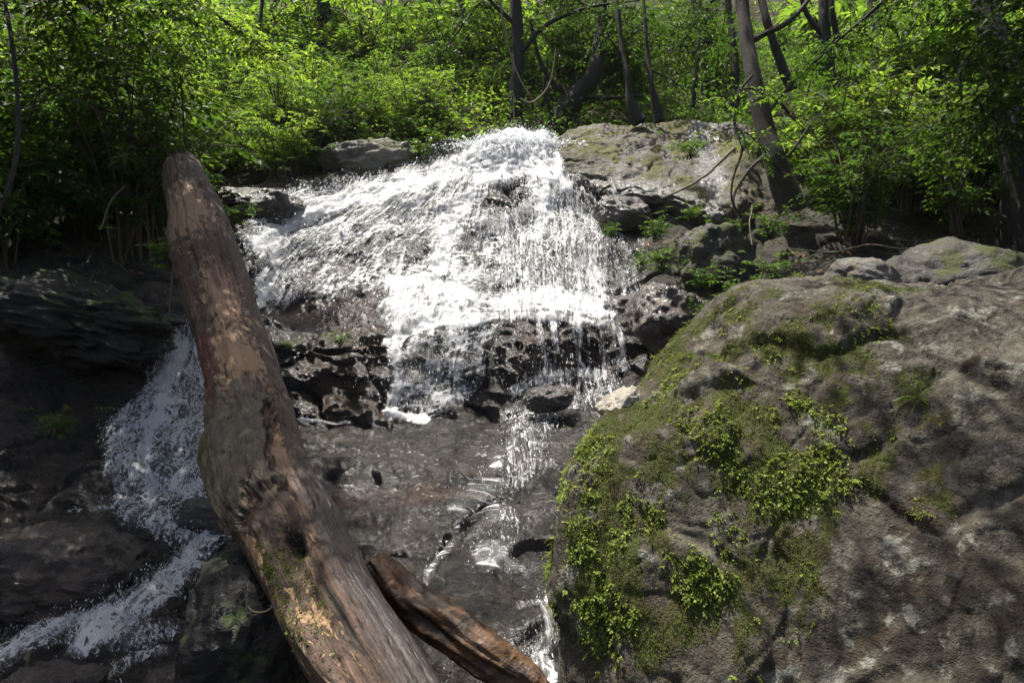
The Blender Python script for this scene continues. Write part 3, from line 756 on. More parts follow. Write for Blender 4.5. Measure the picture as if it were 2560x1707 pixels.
rock('rock', 'brown wet stone between the water threads, left of the black boulder', 'brown_wet_rock', 178, 690, 4.0, (.4, .4, .3), (0, .1, .6), 36, 26, .3)
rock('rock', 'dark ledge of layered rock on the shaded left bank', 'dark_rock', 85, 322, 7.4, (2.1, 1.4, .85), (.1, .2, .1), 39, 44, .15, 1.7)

# ------------------------------------------------------------------ the big mossy boulder
BC = [-1.0, 0, .35, 1.4, 2.5, 3.7, 5.4]
BP = [
 [(840,330,5.2),(790,292,4.5),(805,284,4.4),(850,283,4.4),(920,284,4.4),(1030,284,4.4),(1260,300,4.3)],
 [(800,340,5.1),(730,287,4.1),(764,274,3.85),(830,278,3.7),(905,285,3.55),(1030,279,3.4),(1260,288,3.2)],
 [(730,395,4.9),(664,345,3.8),(709,345,3.55),(790,340,3.30),(890,345,3.10),(1030,345,2.9),(1260,360,2.7)],
 [(660,450,4.7),(597,402,3.5),(642,408,3.30),(752,415,3.08),(870,425,2.9),(1022,430,2.65),(1250,440,2.45)],
 [(620,550,4.4),(563,470,3.3),(603,480,3.12),(722,500,2.92),(850,510,2.74),(1012,520,2.48),(1245,530,2.25)],
 [(600,640,4.1),(554,560,3.15),(592,570,2.97),(712,585,2.78),(842,600,2.6),(1002,610,2.34),(1240,620,2.1)],
 [(590,760,3.8),(548,690,3.02),(588,700,2.86),(704,720,2.66),(842,740,2.46),(1000,750,2.2),(1240,770,1.95)],
 [(585,1000,3.5),(544,900,2.9),(588,930,2.75),(702,960,2.55),(840,1000,2.3),(1000,1050,2.05),(1240,1150,1.8)],
]
bctrl = [[at(*q) for q in row] for row in BP]
BU, BV = 340, 300
ub = np.concatenate([np.linspace(-1, 0, 40, endpoint=False), np.linspace(0, 3.9, BU - 60, endpoint=False), np.linspace(3.9, 5.4, 20)])
B0, brp = lattice(bctrl, BC, BU, BV, rowmode='cubic', ublend=ub, seg_w=[.5, 1, 1, 1, 1, .9, .5])
BN = grid_normals(blur(B0, 8), (-.3, -1, .4))
bp = B0.reshape(-1, 3)
bw = np.stack([fbm(bp * 1.7 + 3, 3, 140), fbm(bp * 1.7 + 13, 3, 143), fbm(bp * 1.7 + 31, 3, 146)], 1)
c1, c2, ccr = cells((bp + .15 * bw) * np.array([1.6, 1.6, 1.3]), 21)
k1, k2, k3 = cells((bp + .1 * bw) * np.array([4.5, 4.5, 3.2]), 27)
bd = (.07 * fbm(bp * 1.2, 3, 120) + .075 * (ccr - .5) * sstep(0, .16, c2 - c1) - .03 * (1 - sstep(0, .12, c2 - c1)) - .014 * ridged(bp * np.array([2.4, 2.4, 1.6]) + bw, 3, 124)
      + .006 * fbm(bp * 8, 5, 128, .7)
      + .013 * (k3 - .5) * sstep(0, .12, k2 - k1) - .007 * (1 - sstep(0, .08, k2 - k1)))
B1 = B0 + BN * bd.reshape(BV, BU, 1)
BN1 = grid_normals(B1, (-.3, -1, .4))
bpx = 512 + F * B1[..., 0] / B1[..., 1]; bpy_ = 341 - F * B1[..., 2] / B1[..., 1]
mz = np.exp(-((bpx - 720) / 200) ** 2) * .46 + np.exp(-((bpx - 590) / 40) ** 2 - ((bpy_ - 500) / 120) ** 2) * .2 + np.exp(-((bpx - 880) / 70) ** 2 - ((bpy_ - 370) / 90) ** 2) * .22 - .10 * sstep(930, 1010, bpx) - .16 * sstep(590, 690, bpy_) - .10 * sstep(380, 310, bpy_)
mossn = .5 * fbm(bp * np.array([2.2, 2.2, 1.1]) + 5, 5, 150, .62)
MOSS = sstep(-.02, .36, mz.ravel() - .16 + mossn * .8)
MOSS = MOSS * (.35 + .65 * sstep(-.42, .08, fbm(bp * np.array([5.5, 5.5, 3.2]) + 3, 4, 158, .65)))
b = NB('mossy_boulder'); p = b.obj()
mk = b.attr('moss')
n1 = b.noise(p, 2.3, 7, .65, .4); n2 = b.noise(p, 11, 6, .65); n3 = b.noise(p, 42, 5, .7)
col = b.mix(b.sm(n1, .36, .6), (.034, .028, .021), (.105, .094, .072))
col = b.mix(b.sm(n2, .5, .66, 0, .7), col, (.165, .16, .13))
col = b.mix(b.sm(b.noise(p, 4.6, 6, .6), .5, .62, 0, .65), col, (.055, .037, .024))
col = b.mul(col, b.mix(n3, (.4, .4, .4), (1.6, 1.6, 1.6)))
frx = b.noise(p, 2.6, 8, .75, .8)
col = b.mix(b.sm(b.math('ABSOLUTE', b.math('SUBTRACT', frx, .5)), .0, .016, .75, 0), col, (.012, .010, .008))
col = b.mix(b.sm(b.noise(p, 5.5, 8, .72, .3), .56, .63, 0, .8), col, (.25, .25, .21))
mcol = b.mix(n3, (.02, .024, .006), (.075, .09, .018))
mcol = b.mix(b.sm(n2, .45, .65), mcol, (.05, .04, .014))
mm = b.math('MULTIPLY', b.sm(b.math('ADD', mk, b.math('MULTIPLY', b.math('SUBTRACT', n2, .5), .9)), .3, .62), .92)
col = b.mix(mm, col, mcol)
h = b.math('ADD', b.math('MULTIPLY', n2, 1.0), b.math('ADD', b.math('MULTIPLY', n3, .6), b.math('MULTIPLY', b.noise(p, 120, 2), .25)))
M['mossy_boulder'] = b.done(b.pbr(Base_Color=col, Roughness=.85, Specular_IOR_Level=.25, Normal=b.bump(h, 1.0, .035)))
big = thing('mossy_boulder', 'huge moss covered boulder filling the lower right foreground', 'boulder', at(760, 800, 2.4))
bo = np.array(big.location)
link('stone', mesh('stone', B1.reshape(-1, 3) - bo, grid_faces(BV, BU), M['mossy_boulder'], attrs={'moss': MOSS}), big)

# ------------------------------------------------------------------ leaves
LV = np.array([[0, 0, 0], [-.5, .38, .07], [0, .45, 0], [.5, .38, .07], [0, 1, -.10]])
LF4 = np.array([[0, 3, 2], [3, 4, 2], [4, 1, 2], [1, 0, 2]])
LV2 = np.array([[0, 0, 0], [-.5, .42, .06], [.5, .42, .06], [0, 1, -.10]])
LF2 = np.array([[0, 2, 3], [0, 3, 1]])
def leaves(P, D, U, L, ratio, hi=True):
    """one leaf per row of P: along D, face up U, length L"""
    n = len(P)
    D = D / (np.linalg.norm(D, axis=1, keepdims=True) + 1e-9)
    X = np.cross(D, U); X /= np.linalg.norm(X, axis=1, keepdims=True) + 1e-9
    Z = np.cross(X, D)
    T, Fc = (LV, LF4) if hi else (LV2, LF2)
    L = np.broadcast_to(np.asarray(L, float), (n,)); ratio = np.broadcast_to(np.asarray(ratio, float), (n,))
    V = (P[:, None] + T[None, :, 0:1] * (L * ratio)[:, None, None] * X[:, None]
         + T[None, :, 1:2] * L[:, None, None] * D[:, None] + T[None, :, 2:3] * L[:, None, None] * Z[:, None])
    return V.reshape(-1, 3), (Fc[None] + (np.arange(n) * len(T))[:, None, None]).reshape(-1, 3)

def unit(v): return v / (np.linalg.norm(v, axis=-1, keepdims=True) + 1e-9)

def twig_leaves(a, b_, n, L, ratio, r, droop=.35, hi=True, fan=1.0):
    """leaves set alternately along the twig a-b"""
    t = np.linspace(.15, 1, n)[:, None]
    P = a + (b_ - a) * t
    P[:, 2] -= (t[:, 0] ** 2) * droop * np.linalg.norm(b_ - a) * .5
    ax = unit(b_ - a)
    side = unit(np.cross(ax, np.array([0, 0, 1.0])) + 1e-6)
    s = np.where(np.arange(n) % 2 == 0, 1.0, -1.0)[:, None]
    D = ax * .55 + side * s * fan + r.normal(0, .28, (n, 3)) + np.array([0, 0, -droop])
    D[-1] = ax + np.array([0, 0, -droop])
    U = np.array([0, 0, 1.0]) + r.normal(0, .38, (n, 3))
    return leaves(P, D, U, L * r.uniform(.6, 1.15, n), ratio, hi)

def bush_mesh(name, seed, H, R, n_main, n_twig, n_leaf, L, ratio, lm, droop=.35, hi=True, low=.25, lean=0.0):
    r = np.random.default_rng(seed)
    lv, sv = [], []
    for i in range(n_main):
        az = r.uniform(0, 2 * np.pi); reach = R * r.uniform(.35, 1.0); hh = H * r.uniform(.55, 1.0)
        base = np.array([r.normal(0, .06 * R), r.normal(0, .06 * R), 0])
        tip = np.array([math.cos(az) * reach + lean, math.sin(az) * reach, hh])
        mid = base * .45 + tip * .55 + np.array([-math.cos(az) * reach * .2, -math.sin(az) * reach * .2, hh * .12])
        c = curve([base, mid, tip], 9)
        sv.append(tube(c, np.linspace(.012, .003, 9) * (H / 1.5 + .3), 4))
        for k in range(n_twig):
            t = r.uniform(low, 1.0)
            p0 = np.array([np.interp(t, np.linspace(0, 1, 9), c[:, q]) for q in range(3)])
            a2 = r.uniform(0, 2 * np.pi)
            ln = R * r.uniform(.22, .5)
            dv = np.array([math.cos(a2), math.sin(a2), r.uniform(-.15, .55)])
            p1 = p0 + unit(dv) * ln
            sv.append(tube(np.linspace(p0, p1, 3), np.linspace(.005, .002, 3), 3))
            lv.append(twig_leaves(p0, p1, n_leaf, L, ratio, r, droop, hi))
    lm_ = mesh(name + '_foliage', *join(lv), M[lm], False)
    sm_ = mesh(name + '_branches', *join(sv), M['twig'], True)
    return lm_, sm_

BUSH = {
 'bright': [bush_mesh('bright%d' % i, 200 + i, 1.7, 1.0, 15, 7, 11, .115, .42, 'leaf_bright', .35) for i in range(4)],
 'fine':   [bush_mesh('fine%d' % i, 220 + i, 1.5, 1.0, 18, 8, 13, .075, .45, 'leaf_bright', .25) for i in range(3)],
 'mid':    [bush_mesh('mid%d' % i, 240 + i, 1.8, 1.05, 14, 7, 10, .13, .40, 'leaf_mid', .4) for i in range(4)],
 'long':   [bush_mesh('long%d' % i, 260 + i, 1.6, 1.0, 14, 6, 10, .18, .22, 'leaf_mid', .55) for i in range(3)],
 'dark':   [bush_mesh('dark%d' % i, 280 + i, 1.8, 1.1, 14, 7, 10, .12, .42, 'leaf_dark', .4) for i in range(4)],
 'big':    [bush_mesh('big%d' % i, 320 + i, 1.9, 1.1, 12, 5, 6, .27, .46, 'leaf_bright', .5) for i in range(3)],
 'broad':  [bush_mesh('broad%d' % i, 340 + i, 1.8, 1.1, 12, 5, 7, .21, .48, 'leaf_mid', .45) for i in range(3)],
 'low':    [bush_mesh('low%d' % i, 300 + i, .55, .6, 12, 4, 8, .085, .5, 'leaf_mid', .3, True, .1) for i in range(3)],
}
bn = [0]
def bush(kind, loc, s, label, group, name='shrub', cat='shrub', tilt=(0, 0)):
    k = bn[0]; bn[0] += 1
    lm, sm_ = BUSH[kind][k % len(BUSH[kind])]
    t = thing(name, label, cat, loc, (tilt[0], tilt[1], random.uniform(0, 6.28)), group, s)
    link('foliage', lm, t); link('branches', sm_, t)
    return t

def ground(x, y):
    return float(max(bed_z(x, y) if y < 15.5 else -99, hill_z(x, y) - .1 if y > 13.5 else -99))

# shrubs: zones given by pixel range, distance range
ORD = ['first', 'second', 'third', 'fourth', 'fifth', 'sixth', 'seventh', 'eighth', 'ninth', 'tenth', 'eleventh', 'twelfth', 'thirteenth', 'fourteenth', 'fifteenth', 'sixteenth', 'seventeenth', 'eighteenth']
def zone(n, pxr, Yr, kinds, s, labels, group, dz=-.1):
    spots = sorted((random.uniform(*pxr), random.uniform(*Yr), random.choice(kinds)) for i in range(n))
    for kd in kinds:
        mine = [q for q in spots if q[2] == kd]
        for i, (px, Y, _) in enumerate(mine):
            x = (px - 512) / F * Y
            k = len(mine)
            o = 'leftmost' if i == 0 else 'rightmost' if i == k - 1 else ORD[i] + ' from the left'
            bush(kd, (x, Y, ground(x, Y) + dz), random.uniform(*s), labels[kd] + (', ' + o if k > 1 else ''), group)

zone(30, (180, 500), (14.3, 17.5), ['bright', 'fine', 'mid'], (.7, 1.15),
     {'bright': 'yellow green broad-leaved shrub above the left lip',
      'fine': 'fine-leaved sunlit shrub above the left lip',
      'mid': 'mid green drooping shrub above the left lip'}, 'shrubs on the slope above the left lip')
zone(34, (120, 520), (17.5, 25), ['bright', 'fine', 'long', 'mid', 'big'], (1.2, 2.2),
     {'big': 'tall large-leaved bush high behind the log end', 'bright': 'tall bright broad-leaved bush high behind the log end',
      'fine': 'tall bright fine-leaved bush high behind the log end',
      'mid': 'tall mid green bush high behind the log end',
      'long': 'tall narrow-leaved bush high behind the log end'}, 'tall bushes high on the left slope')
zone(26, (500, 740), (16.6, 25), ['mid', 'fine', 'dark', 'long'], (.9, 1.7),
     {'mid': 'mid green bush behind the dark trunks above the falls',
      'fine': 'fine-leaved bush behind the dark trunks above the falls',
      'dark': 'dark green bush behind the dark trunks above the falls',
      'long': 'narrow-leaved bush behind the dark trunks above the falls'}, 'bushes behind the dark trunks')
zone(28, (790, 1080), (10.6, 15), ['mid', 'bright', 'dark', 'broad'], (.8, 1.35),
     {'broad': 'large-leaved green shrub right of the leaning tree',
      'mid': 'mid green leafy shrub right of the leaning tree',
      'bright': 'yellow green leafy shrub right of the leaning tree',
      'dark': 'dark green leafy shrub right of the leaning tree'}, 'shrubs on the right bank')
zone(28, (720, 1120), (15, 24), ['mid', 'fine', 'bright', 'dark', 'big'], (1.2, 2.2),
     {'big': 'tall large-leaved bush high behind the leaning tree', 'mid': 'tall mid green bush high behind the leaning tree',
      'fine': 'tall fine-leaved bush high behind the leaning tree',
      'bright': 'tall yellow green bush high behind the leaning tree',
      'dark': 'tall dark green bush high behind the leaning tree'}, 'tall bushes on the upper right slope')
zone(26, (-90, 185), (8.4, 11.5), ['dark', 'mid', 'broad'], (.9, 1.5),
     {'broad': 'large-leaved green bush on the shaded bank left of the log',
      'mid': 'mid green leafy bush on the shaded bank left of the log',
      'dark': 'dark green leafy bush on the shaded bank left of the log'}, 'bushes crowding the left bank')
zone(14, (-120, 200), (11.5, 17), ['dark', 'mid', 'bright'], (1.4, 2.2),
     {'mid': 'tall mid green bush rising behind the left bank',
      'dark': 'tall dark green bush rising behind the left bank',
      'bright': 'tall bright green bush rising behind the left bank'}, 'tall bushes behind the left bank')
zone(12, (800, 1040), (8.6, 10.4), ['dark', 'mid'], (.55, .95),
     {'mid': 'mid green shrub over the black hollow behind the mossy boulder',
      'dark': 'dark shrub over the black hollow behind the mossy boulder'}, 'shrubs over the black hollow', .25)
zone(10, (190, 330), (12.6, 14.2), ['bright', 'mid', 'dark'], (.6, .95),
     {'bright': 'bright leafy shrub between the log end and the falls',
      'mid': 'mid green leafy shrub between the log end and the falls',
      'dark': 'dark leafy shrub between the log end and the falls'}, 'shrubs overhanging the rocks by the log end', 0)
zone(12, (200, 460), (13.4, 14.3), ['low'], (.8, 1.3), {'low': 'low leafy plant on the rocks of the left lip'}, 'low plants along the left lip')
for (px, py, Y, s, lab) in [
    (612, 228, 11.0, .45, 'small yellow green tuft under the dark wet boulder right of the upper fall'),
    (664, 262, 9.7, .85, 'leafy green clump hanging on the mossy rocks right of the falls'),
    (690, 210, 10.6, .5, 'small leafy sprig on the brown bank below the dry slab'),
    (770, 228, 9.0, .8, 'low leafy plant at the foot of the leaning tree'),
    (700, 305, 8.2, .45, 'small fern-like tuft above the left corner of the mossy boulder'),
    (690, 150, 11.4, .8, 'light green leafy sprig in front of the leaning trunk'),
    (205, 190, 7.4, .5, 'bright leafy sprig beside the broken top of the log'),
    (232, 215, 9.2, .7, 'leafy plant between the log top and the falls'),
    (170, 255, 7.2, .8, 'dark leafy plant hanging behind the upper log, left'),
    (340, 335, 8.9, .4, 'dark tuft of moss plants on the brown ledge right of the log'),
    (290, 338, 8.7, .3, 'small tuft of moss plants on the brown ledge, touching the log'),
    (60, 420, 5.9, .5, 'dim leafy tuft on the black left bank'),
    (655, 232, 10.6, .8, 'leafy clump under the lower edge of the tan slab'),
    (720, 232, 10.0, .7, 'leafy clump on the mossy bank left of the leaning tree'),
    (738, 290, 8.4, .7, 'dark leafy clump just above the top of the mossy boulder'),
    (700, 278, 9.0, .7, 'leafy clump on the bank above the left shoulder of the mossy boulder'),
    (640, 262, 10.0, .5, 'small dangling tuft beside the right edge of the upper fall'),
    (775, 270, 8.2, .7, 'dark leafy clump in front of the black hollow')]:
    bush('low', at(px, py, Y) - np.array([0, 0, .15]), s, lab, None, 'plant', 'plant')

# ground cover: leaves nobody could count
def carpet(name, n, pxr, Yr, L, lm, label, hmax=.8):
    Y = rng.uniform(*Yr, n); px = rng.uniform(*pxr, n)
    x = (px - 512) / F * Y
    z = hill_z(x, Y) + .5 * fbm(np.stack([x, Y, hill_z(x, Y)], 1) * .35, 4, 60)
    clump = sstep(-.25, .35, fbm(np.stack([x, Y, 0 * x], 1) * .9, 3, 170))
    P = np.stack([x, Y, z + rng.random(n) ** 1.3 * hmax * (.25 + clump)], 1)
    D = rng.normal(0, 1, (n, 3)); D[:, 2] = D[:, 2] * .4 - .3
    U = np.array([0, -.25, 1.0]) + rng.normal(0, .45, (n, 3))
    link(name, mesh(name, *leaves(P, D, U, rng.uniform(*L, n), .45, False), M[lm], False), kind='stuff', label=label)
carpet('undergrowth', 60000, (-150, 520), (13.8, 32), (.08, .17), 'leaf_bright', 'dense leafy undergrowth covering the left slope')
carpet('undergrowth', 55000, (500, 1180), (14.2, 32), (.08, .17), 'leaf_mid', 'dense leafy undergrowth covering the right slope')

# ------------------------------------------------------------------ trees
def trunk_mesh(name, pts, radii, mat, n=56, sides=14, rough=.12, seed=0):
    c = curve(pts, n)
    s = np.linspace(0, 1, n)
    r = np.interp(s, np.linspace(0, 1, len(radii)), radii)
    V, q = tube(c, r, sides)
    R = np.repeat(r, sides)
    cen = np.repeat(c, sides, 0)
    k = 1 + rough * fbm(V * np.array([6, 6, 1.6]), 4, seed, .6) * 1.6
    V = cen + (V - cen) * k[:, None]
    return V, q, c

def crown_mesh(name, seed, centers, n_twig, n_leaf, L, ratio, lm, spread, hi=False, droop=.4):
    r = np.random.default_rng(seed)
    lv = []
    for c, rad in centers:
        for i in range(n_twig):
            v = r.normal(0, 1, 3); v = v / np.linalg.norm(v) * rad * r.uniform(.25, 1) ** .6
            v[2] *= .55
            p0 = np.asarray(c) + v * .6
            p1 = p0 + unit(v + r.normal(0, .4 * rad, 3)) * spread * r.uniform(.6, 1.2)
            lv.append(twig_leaves(p0, p1, n_leaf, L, ratio, r, droop, hi))
    return join(lv)

def tree(name, label, pts, radii, mat, limbs=(), crown=None, group=None, seed=0, lm='leaf_mid', rough=.12, cat='tree', L=.14, nt=26, nl=11):
    pts = [np.asarray(q, float) for q in pts]
    base = pts[0]
    t = thing(name, label, cat, base, (0, 0, 0), group)
    V, q, c = trunk_mesh(name, [p_ - base for p_ in pts], radii, mat, seed=seed, rough=rough)
    link('trunk', mesh('trunk', V, q, M[mat]), t)
    for lp, lr in limbs:
        cc = curve([np.asarray(q_, float) - base for q_ in lp], 22)
        V, q = tube(cc, np.interp(np.linspace(0, 1, 22), np.linspace(0, 1, len(lr)), lr), 7, jitter=.01, seed=seed)
        link('limb', mesh('limb', V, q, M[mat]), t)
    if crown:
        cl = [(np.asarray(cc, float) - base, rr) for cc, rr in crown]
        link('crown', mesh('crown', *crown_mesh(name, seed + 500, cl, nt, nl, L, .42, lm, .7), M[lm], False), t)
    return t

A = at
# leaning tree right of the falls
tree('leaning_tree', 'leaning dark trunk with lichen patches on the bank right of the falls',
     [A(792, 212, 10.0), A(775, 160, 10.0), A(762, 115, 10.1), A(752, 70, 10.2), A(745, 25, 10.4), A(738, -40, 10.6), A(728, -180, 11)],
     [.22, .135, .11, .10, .095, .09, .08], 'bark',
     [([A(770, 150, 10), A(745, 175, 9.8), A(733, 200, 9.7), A(742, 225, 9.6)], [.03, .022, .018, .012]),
      ([A(778, 170, 10), A(800, 140, 9.9), A(815, 118, 9.9), A(830, 100, 10)], [.03, .02, .015, .006]),
      ([A(765, 118, 10.1), A(790, 85, 10.3), A(810, 70, 10.4)], [.028, .018, .008]),
      ([A(752, 40, 10.3), A(790, 20, 10.5), A(830, -30, 10.8)], [.05, .035, .02])],
     [(A(700, -190, 11.5), 1.3), (A(780, -190, 11.5), 1.3), (A(830, -100, 11.5), .9)], seed=1)
# dark trunks above the centre of the falls
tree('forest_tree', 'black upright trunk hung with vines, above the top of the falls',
     [A(513, 126, 15.2), A(516, 90, 15.2), A(518, 50, 15.2), A(516, 10, 15.2), A(512, -60, 15.3), A(508, -200, 15.5)],
     [.19, .13, .12, .12, .11, .09], 'dark_bark',
     [([A(517, 60, 15.2), A(540, 30, 15), A(580, 10, 14.8), A(640, 0, 14.6)], [.06, .045, .03, .015]),
      ([A(516, 25, 15.2), A(490, 0, 15), A(470, -30, 15)], [.06, .04, .03])],
     [(A(520, -40, 17.0), 1.1), (A(560, -10, 16.8), .8), (A(600, 8, 16.4), .8), (A(470, -60, 17), 1.0), (A(650, 5, 16.2), .7), (A(540, 20, 16.4), .6)], seed=2, lm='leaf_dark', nt=24)
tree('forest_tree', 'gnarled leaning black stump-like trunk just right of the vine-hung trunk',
     [A(560, 126, 15.4), A(568, 108, 15.3), A(578, 95, 15.3), A(592, 78, 15.3), A(600, 40, 15.4), A(604, -20, 15.6), A(606, -100, 15.8)],
     [.30, .22, .15, .10, .075, .06, .05], 'dark_bark',
     [([A(575, 98, 15.3), A(555, 85, 15.2), A(540, 60, 15.2), A(530, 20, 15.2)], [.09, .06, .045, .03]),
      ([A(580, 96, 15.3), A(605, 98, 15.0), A(645, 95, 14.8)], [.07, .045, .02]),
      ([A(556, 120, 15.3), A(545, 95, 15.2), A(548, 60, 15.2)], [.06, .04, .02])],
     [(A(590, -30, 15.6), .9), (A(545, 50, 15.3), .5), (A(640, 60, 15.6), .6)], seed=3, lm='leaf_dark', nt=20)
tree('sapling', 'thin black sapling on the dry slab, left of a pair', [A(640, 122, 13.4), A(632, 108, 13.4), A(628, 80, 13.4), A(622, 50, 13.5), A(618, 10, 13.6), A(612, -50, 13.8)], [.16, .06, .05, .045, .04, .03], 'dark_bark',
     [([A(625, 60, 13.5), A(610, 40, 13.4), A(590, 30, 13.3)], [.025, .018, .008])], [(A(615, 20, 13.8), .7), (A(640, 25, 13.7), .6)], seed=4, nt=16, lm='leaf_dark')
tree('sapling', 'thin black sapling on the dry slab, right of a pair', [A(660, 121, 13.4), A(657, 110, 13.4), A(652, 85, 13.4), A(648, 60, 13.5), A(645, 20, 13.6), A(640, -40, 13.8)], [.12, .045, .04, .035, .03, .025], 'dark_bark',
     [([A(650, 70, 13.5), A(672, 80, 13.4), A(690, 95, 13.3)], [.02, .015, .008])], [(A(665, 15, 13.8), .7), (A(700, 45, 13.6), .6)], seed=5, nt=16, lm='leaf_dark')
# right side
tree('forest_tree', 'forked black trunk on the slope right of the leaning tree', [A(833, 100, 14), A(828, 60, 14), A(824, 20, 14), A(822, -40, 14.2), A(815, -150, 14.5)], [.13, .10, .09, .08, .06], 'dark_bark',
     [([A(829, 65, 14), A(836, 40, 13.9), A(832, 10, 13.8), A(828, -40, 14)], [.08, .06, .05, .04]), ([A(826, 40, 14), A(805, 10, 14), A(800, -30, 14)], [.06, .05, .04])],
     [(A(830, -120, 14.5), 1.6), (A(760, -110, 15), 1.3)], seed=6, lm='leaf_mid')
tree('forest_tree', 'slim slanting dark trunk close behind the leaning tree', [A(792, 90, 13), A(780, 60, 13), A(768, 25, 13), A(758, -20, 13.2), A(745, -100, 13.5)], [.1, .08, .07, .06, .05], 'dark_bark', (), [(A(740, -130, 13.5), 1.0)], seed=7)
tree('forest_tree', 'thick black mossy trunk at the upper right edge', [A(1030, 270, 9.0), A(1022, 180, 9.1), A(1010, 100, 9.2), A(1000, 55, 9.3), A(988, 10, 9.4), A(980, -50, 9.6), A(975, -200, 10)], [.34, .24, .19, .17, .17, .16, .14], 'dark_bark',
     [([A(992, 30, 9.3), A(975, 45, 9.2), A(960, 70, 9.1), A(962, 100, 9.1)], [.05, .04, .03, .015]), ([A(1005, 80, 9.2), A(1020, 90, 9), A(1040, 130, 9)], [.06, .05, .04])],
     [(A(1010, -170, 8.5), 1.4), (A(930, -200, 9), 1.1), (A(1060, 30, 8.8), .8), (A(1100, -100, 8), 1.3)], seed=8, lm='leaf_dark', nt=30)
tree('vine_tree', 'tall trunk wrapped in ivy above the left lip of the falls', [A(322, 130, 18.5), A(322, 60, 18.5), A(324, 0, 18.6), A(326, -80, 18.8), A(326, -200, 19)], [.22, .18, .16, .14, .12], 'dark_bark', (),
     [(A(322, 85, 18.4), .45), (A(322, 62, 18.4), .5), (A(323, 40, 18.4), .5), (A(324, 18, 18.4), .5), (A(325, -4, 18.4), .55), (A(326, -30, 18.5), .6)], seed=9, lm='leaf_dark', nt=34, L=.11)
for k, (px0, py0, px1, Y, r_, lab) in enumerate([
    (432, 110, 428, 21, .10, 'faint pale thin trunk among bushes, left of the vine-hung trunk'),
    (470, 100, 462, 19, .08, 'thin dark trunk among bushes, nearest left of the vine-hung trunk'),
    (392, 95, 386, 22, .12, 'pale straight trunk high on the slope between the ivy tree and the vine-hung trunk'),
    (268, 130, 275, 20, .07, 'thin bent trunk high on the slope above the log end'),
    (240, 120, 262, 17, .05, 'thin slanting stem in sunlit bushes above the log end'),
    (706, 100, 694, 18, .10, 'dark trunk behind the pair of saplings'),
    (735, 110, 728, 17, .08, 'slim dark trunk just left of the leaning tree top'),
    (880, 110, 872, 17, .12, 'dark trunk among bushes between the forked trunk and the right edge'),
    (930, 90, 945, 18, .10, 'pale leaning trunk left of the thick edge trunk'),
    (690, 118, 700, 15.5, .05, 'thin crooked stem rising right of the pair of saplings')]):
    tree('forest_tree', lab, [A(px0, py0 + 10, Y), A((px0 * 2 + px1) / 3 + 3, py0 * .6, Y), A(px1, 0, Y + .2), A(px1 - 5, -100, Y + .4)], [r_ * 1.3, r_, r_ * .9, r_ * .7],
         'pale_bark' if 'pale' in lab else 'dark_bark', (), [(A(px1, -110, Y + .4), 1.0)], seed=20 + k, nt=14)
tree('sapling', 'thin bent stem at the left edge in front of dark leaves', [A(-8, 225, 6.0), A(8, 190, 6.0), A(17, 150, 6.1), A(18, 110, 6.3), A(10, 30, 6.6), A(-10, -60, 7)], [.022, .020, .019, .018, .015, .012], 'bark', (),
     [(A(-20, -60, 7), 1.0), (A(30, -20, 7.2), .8)], seed=41, lm='leaf_dark')
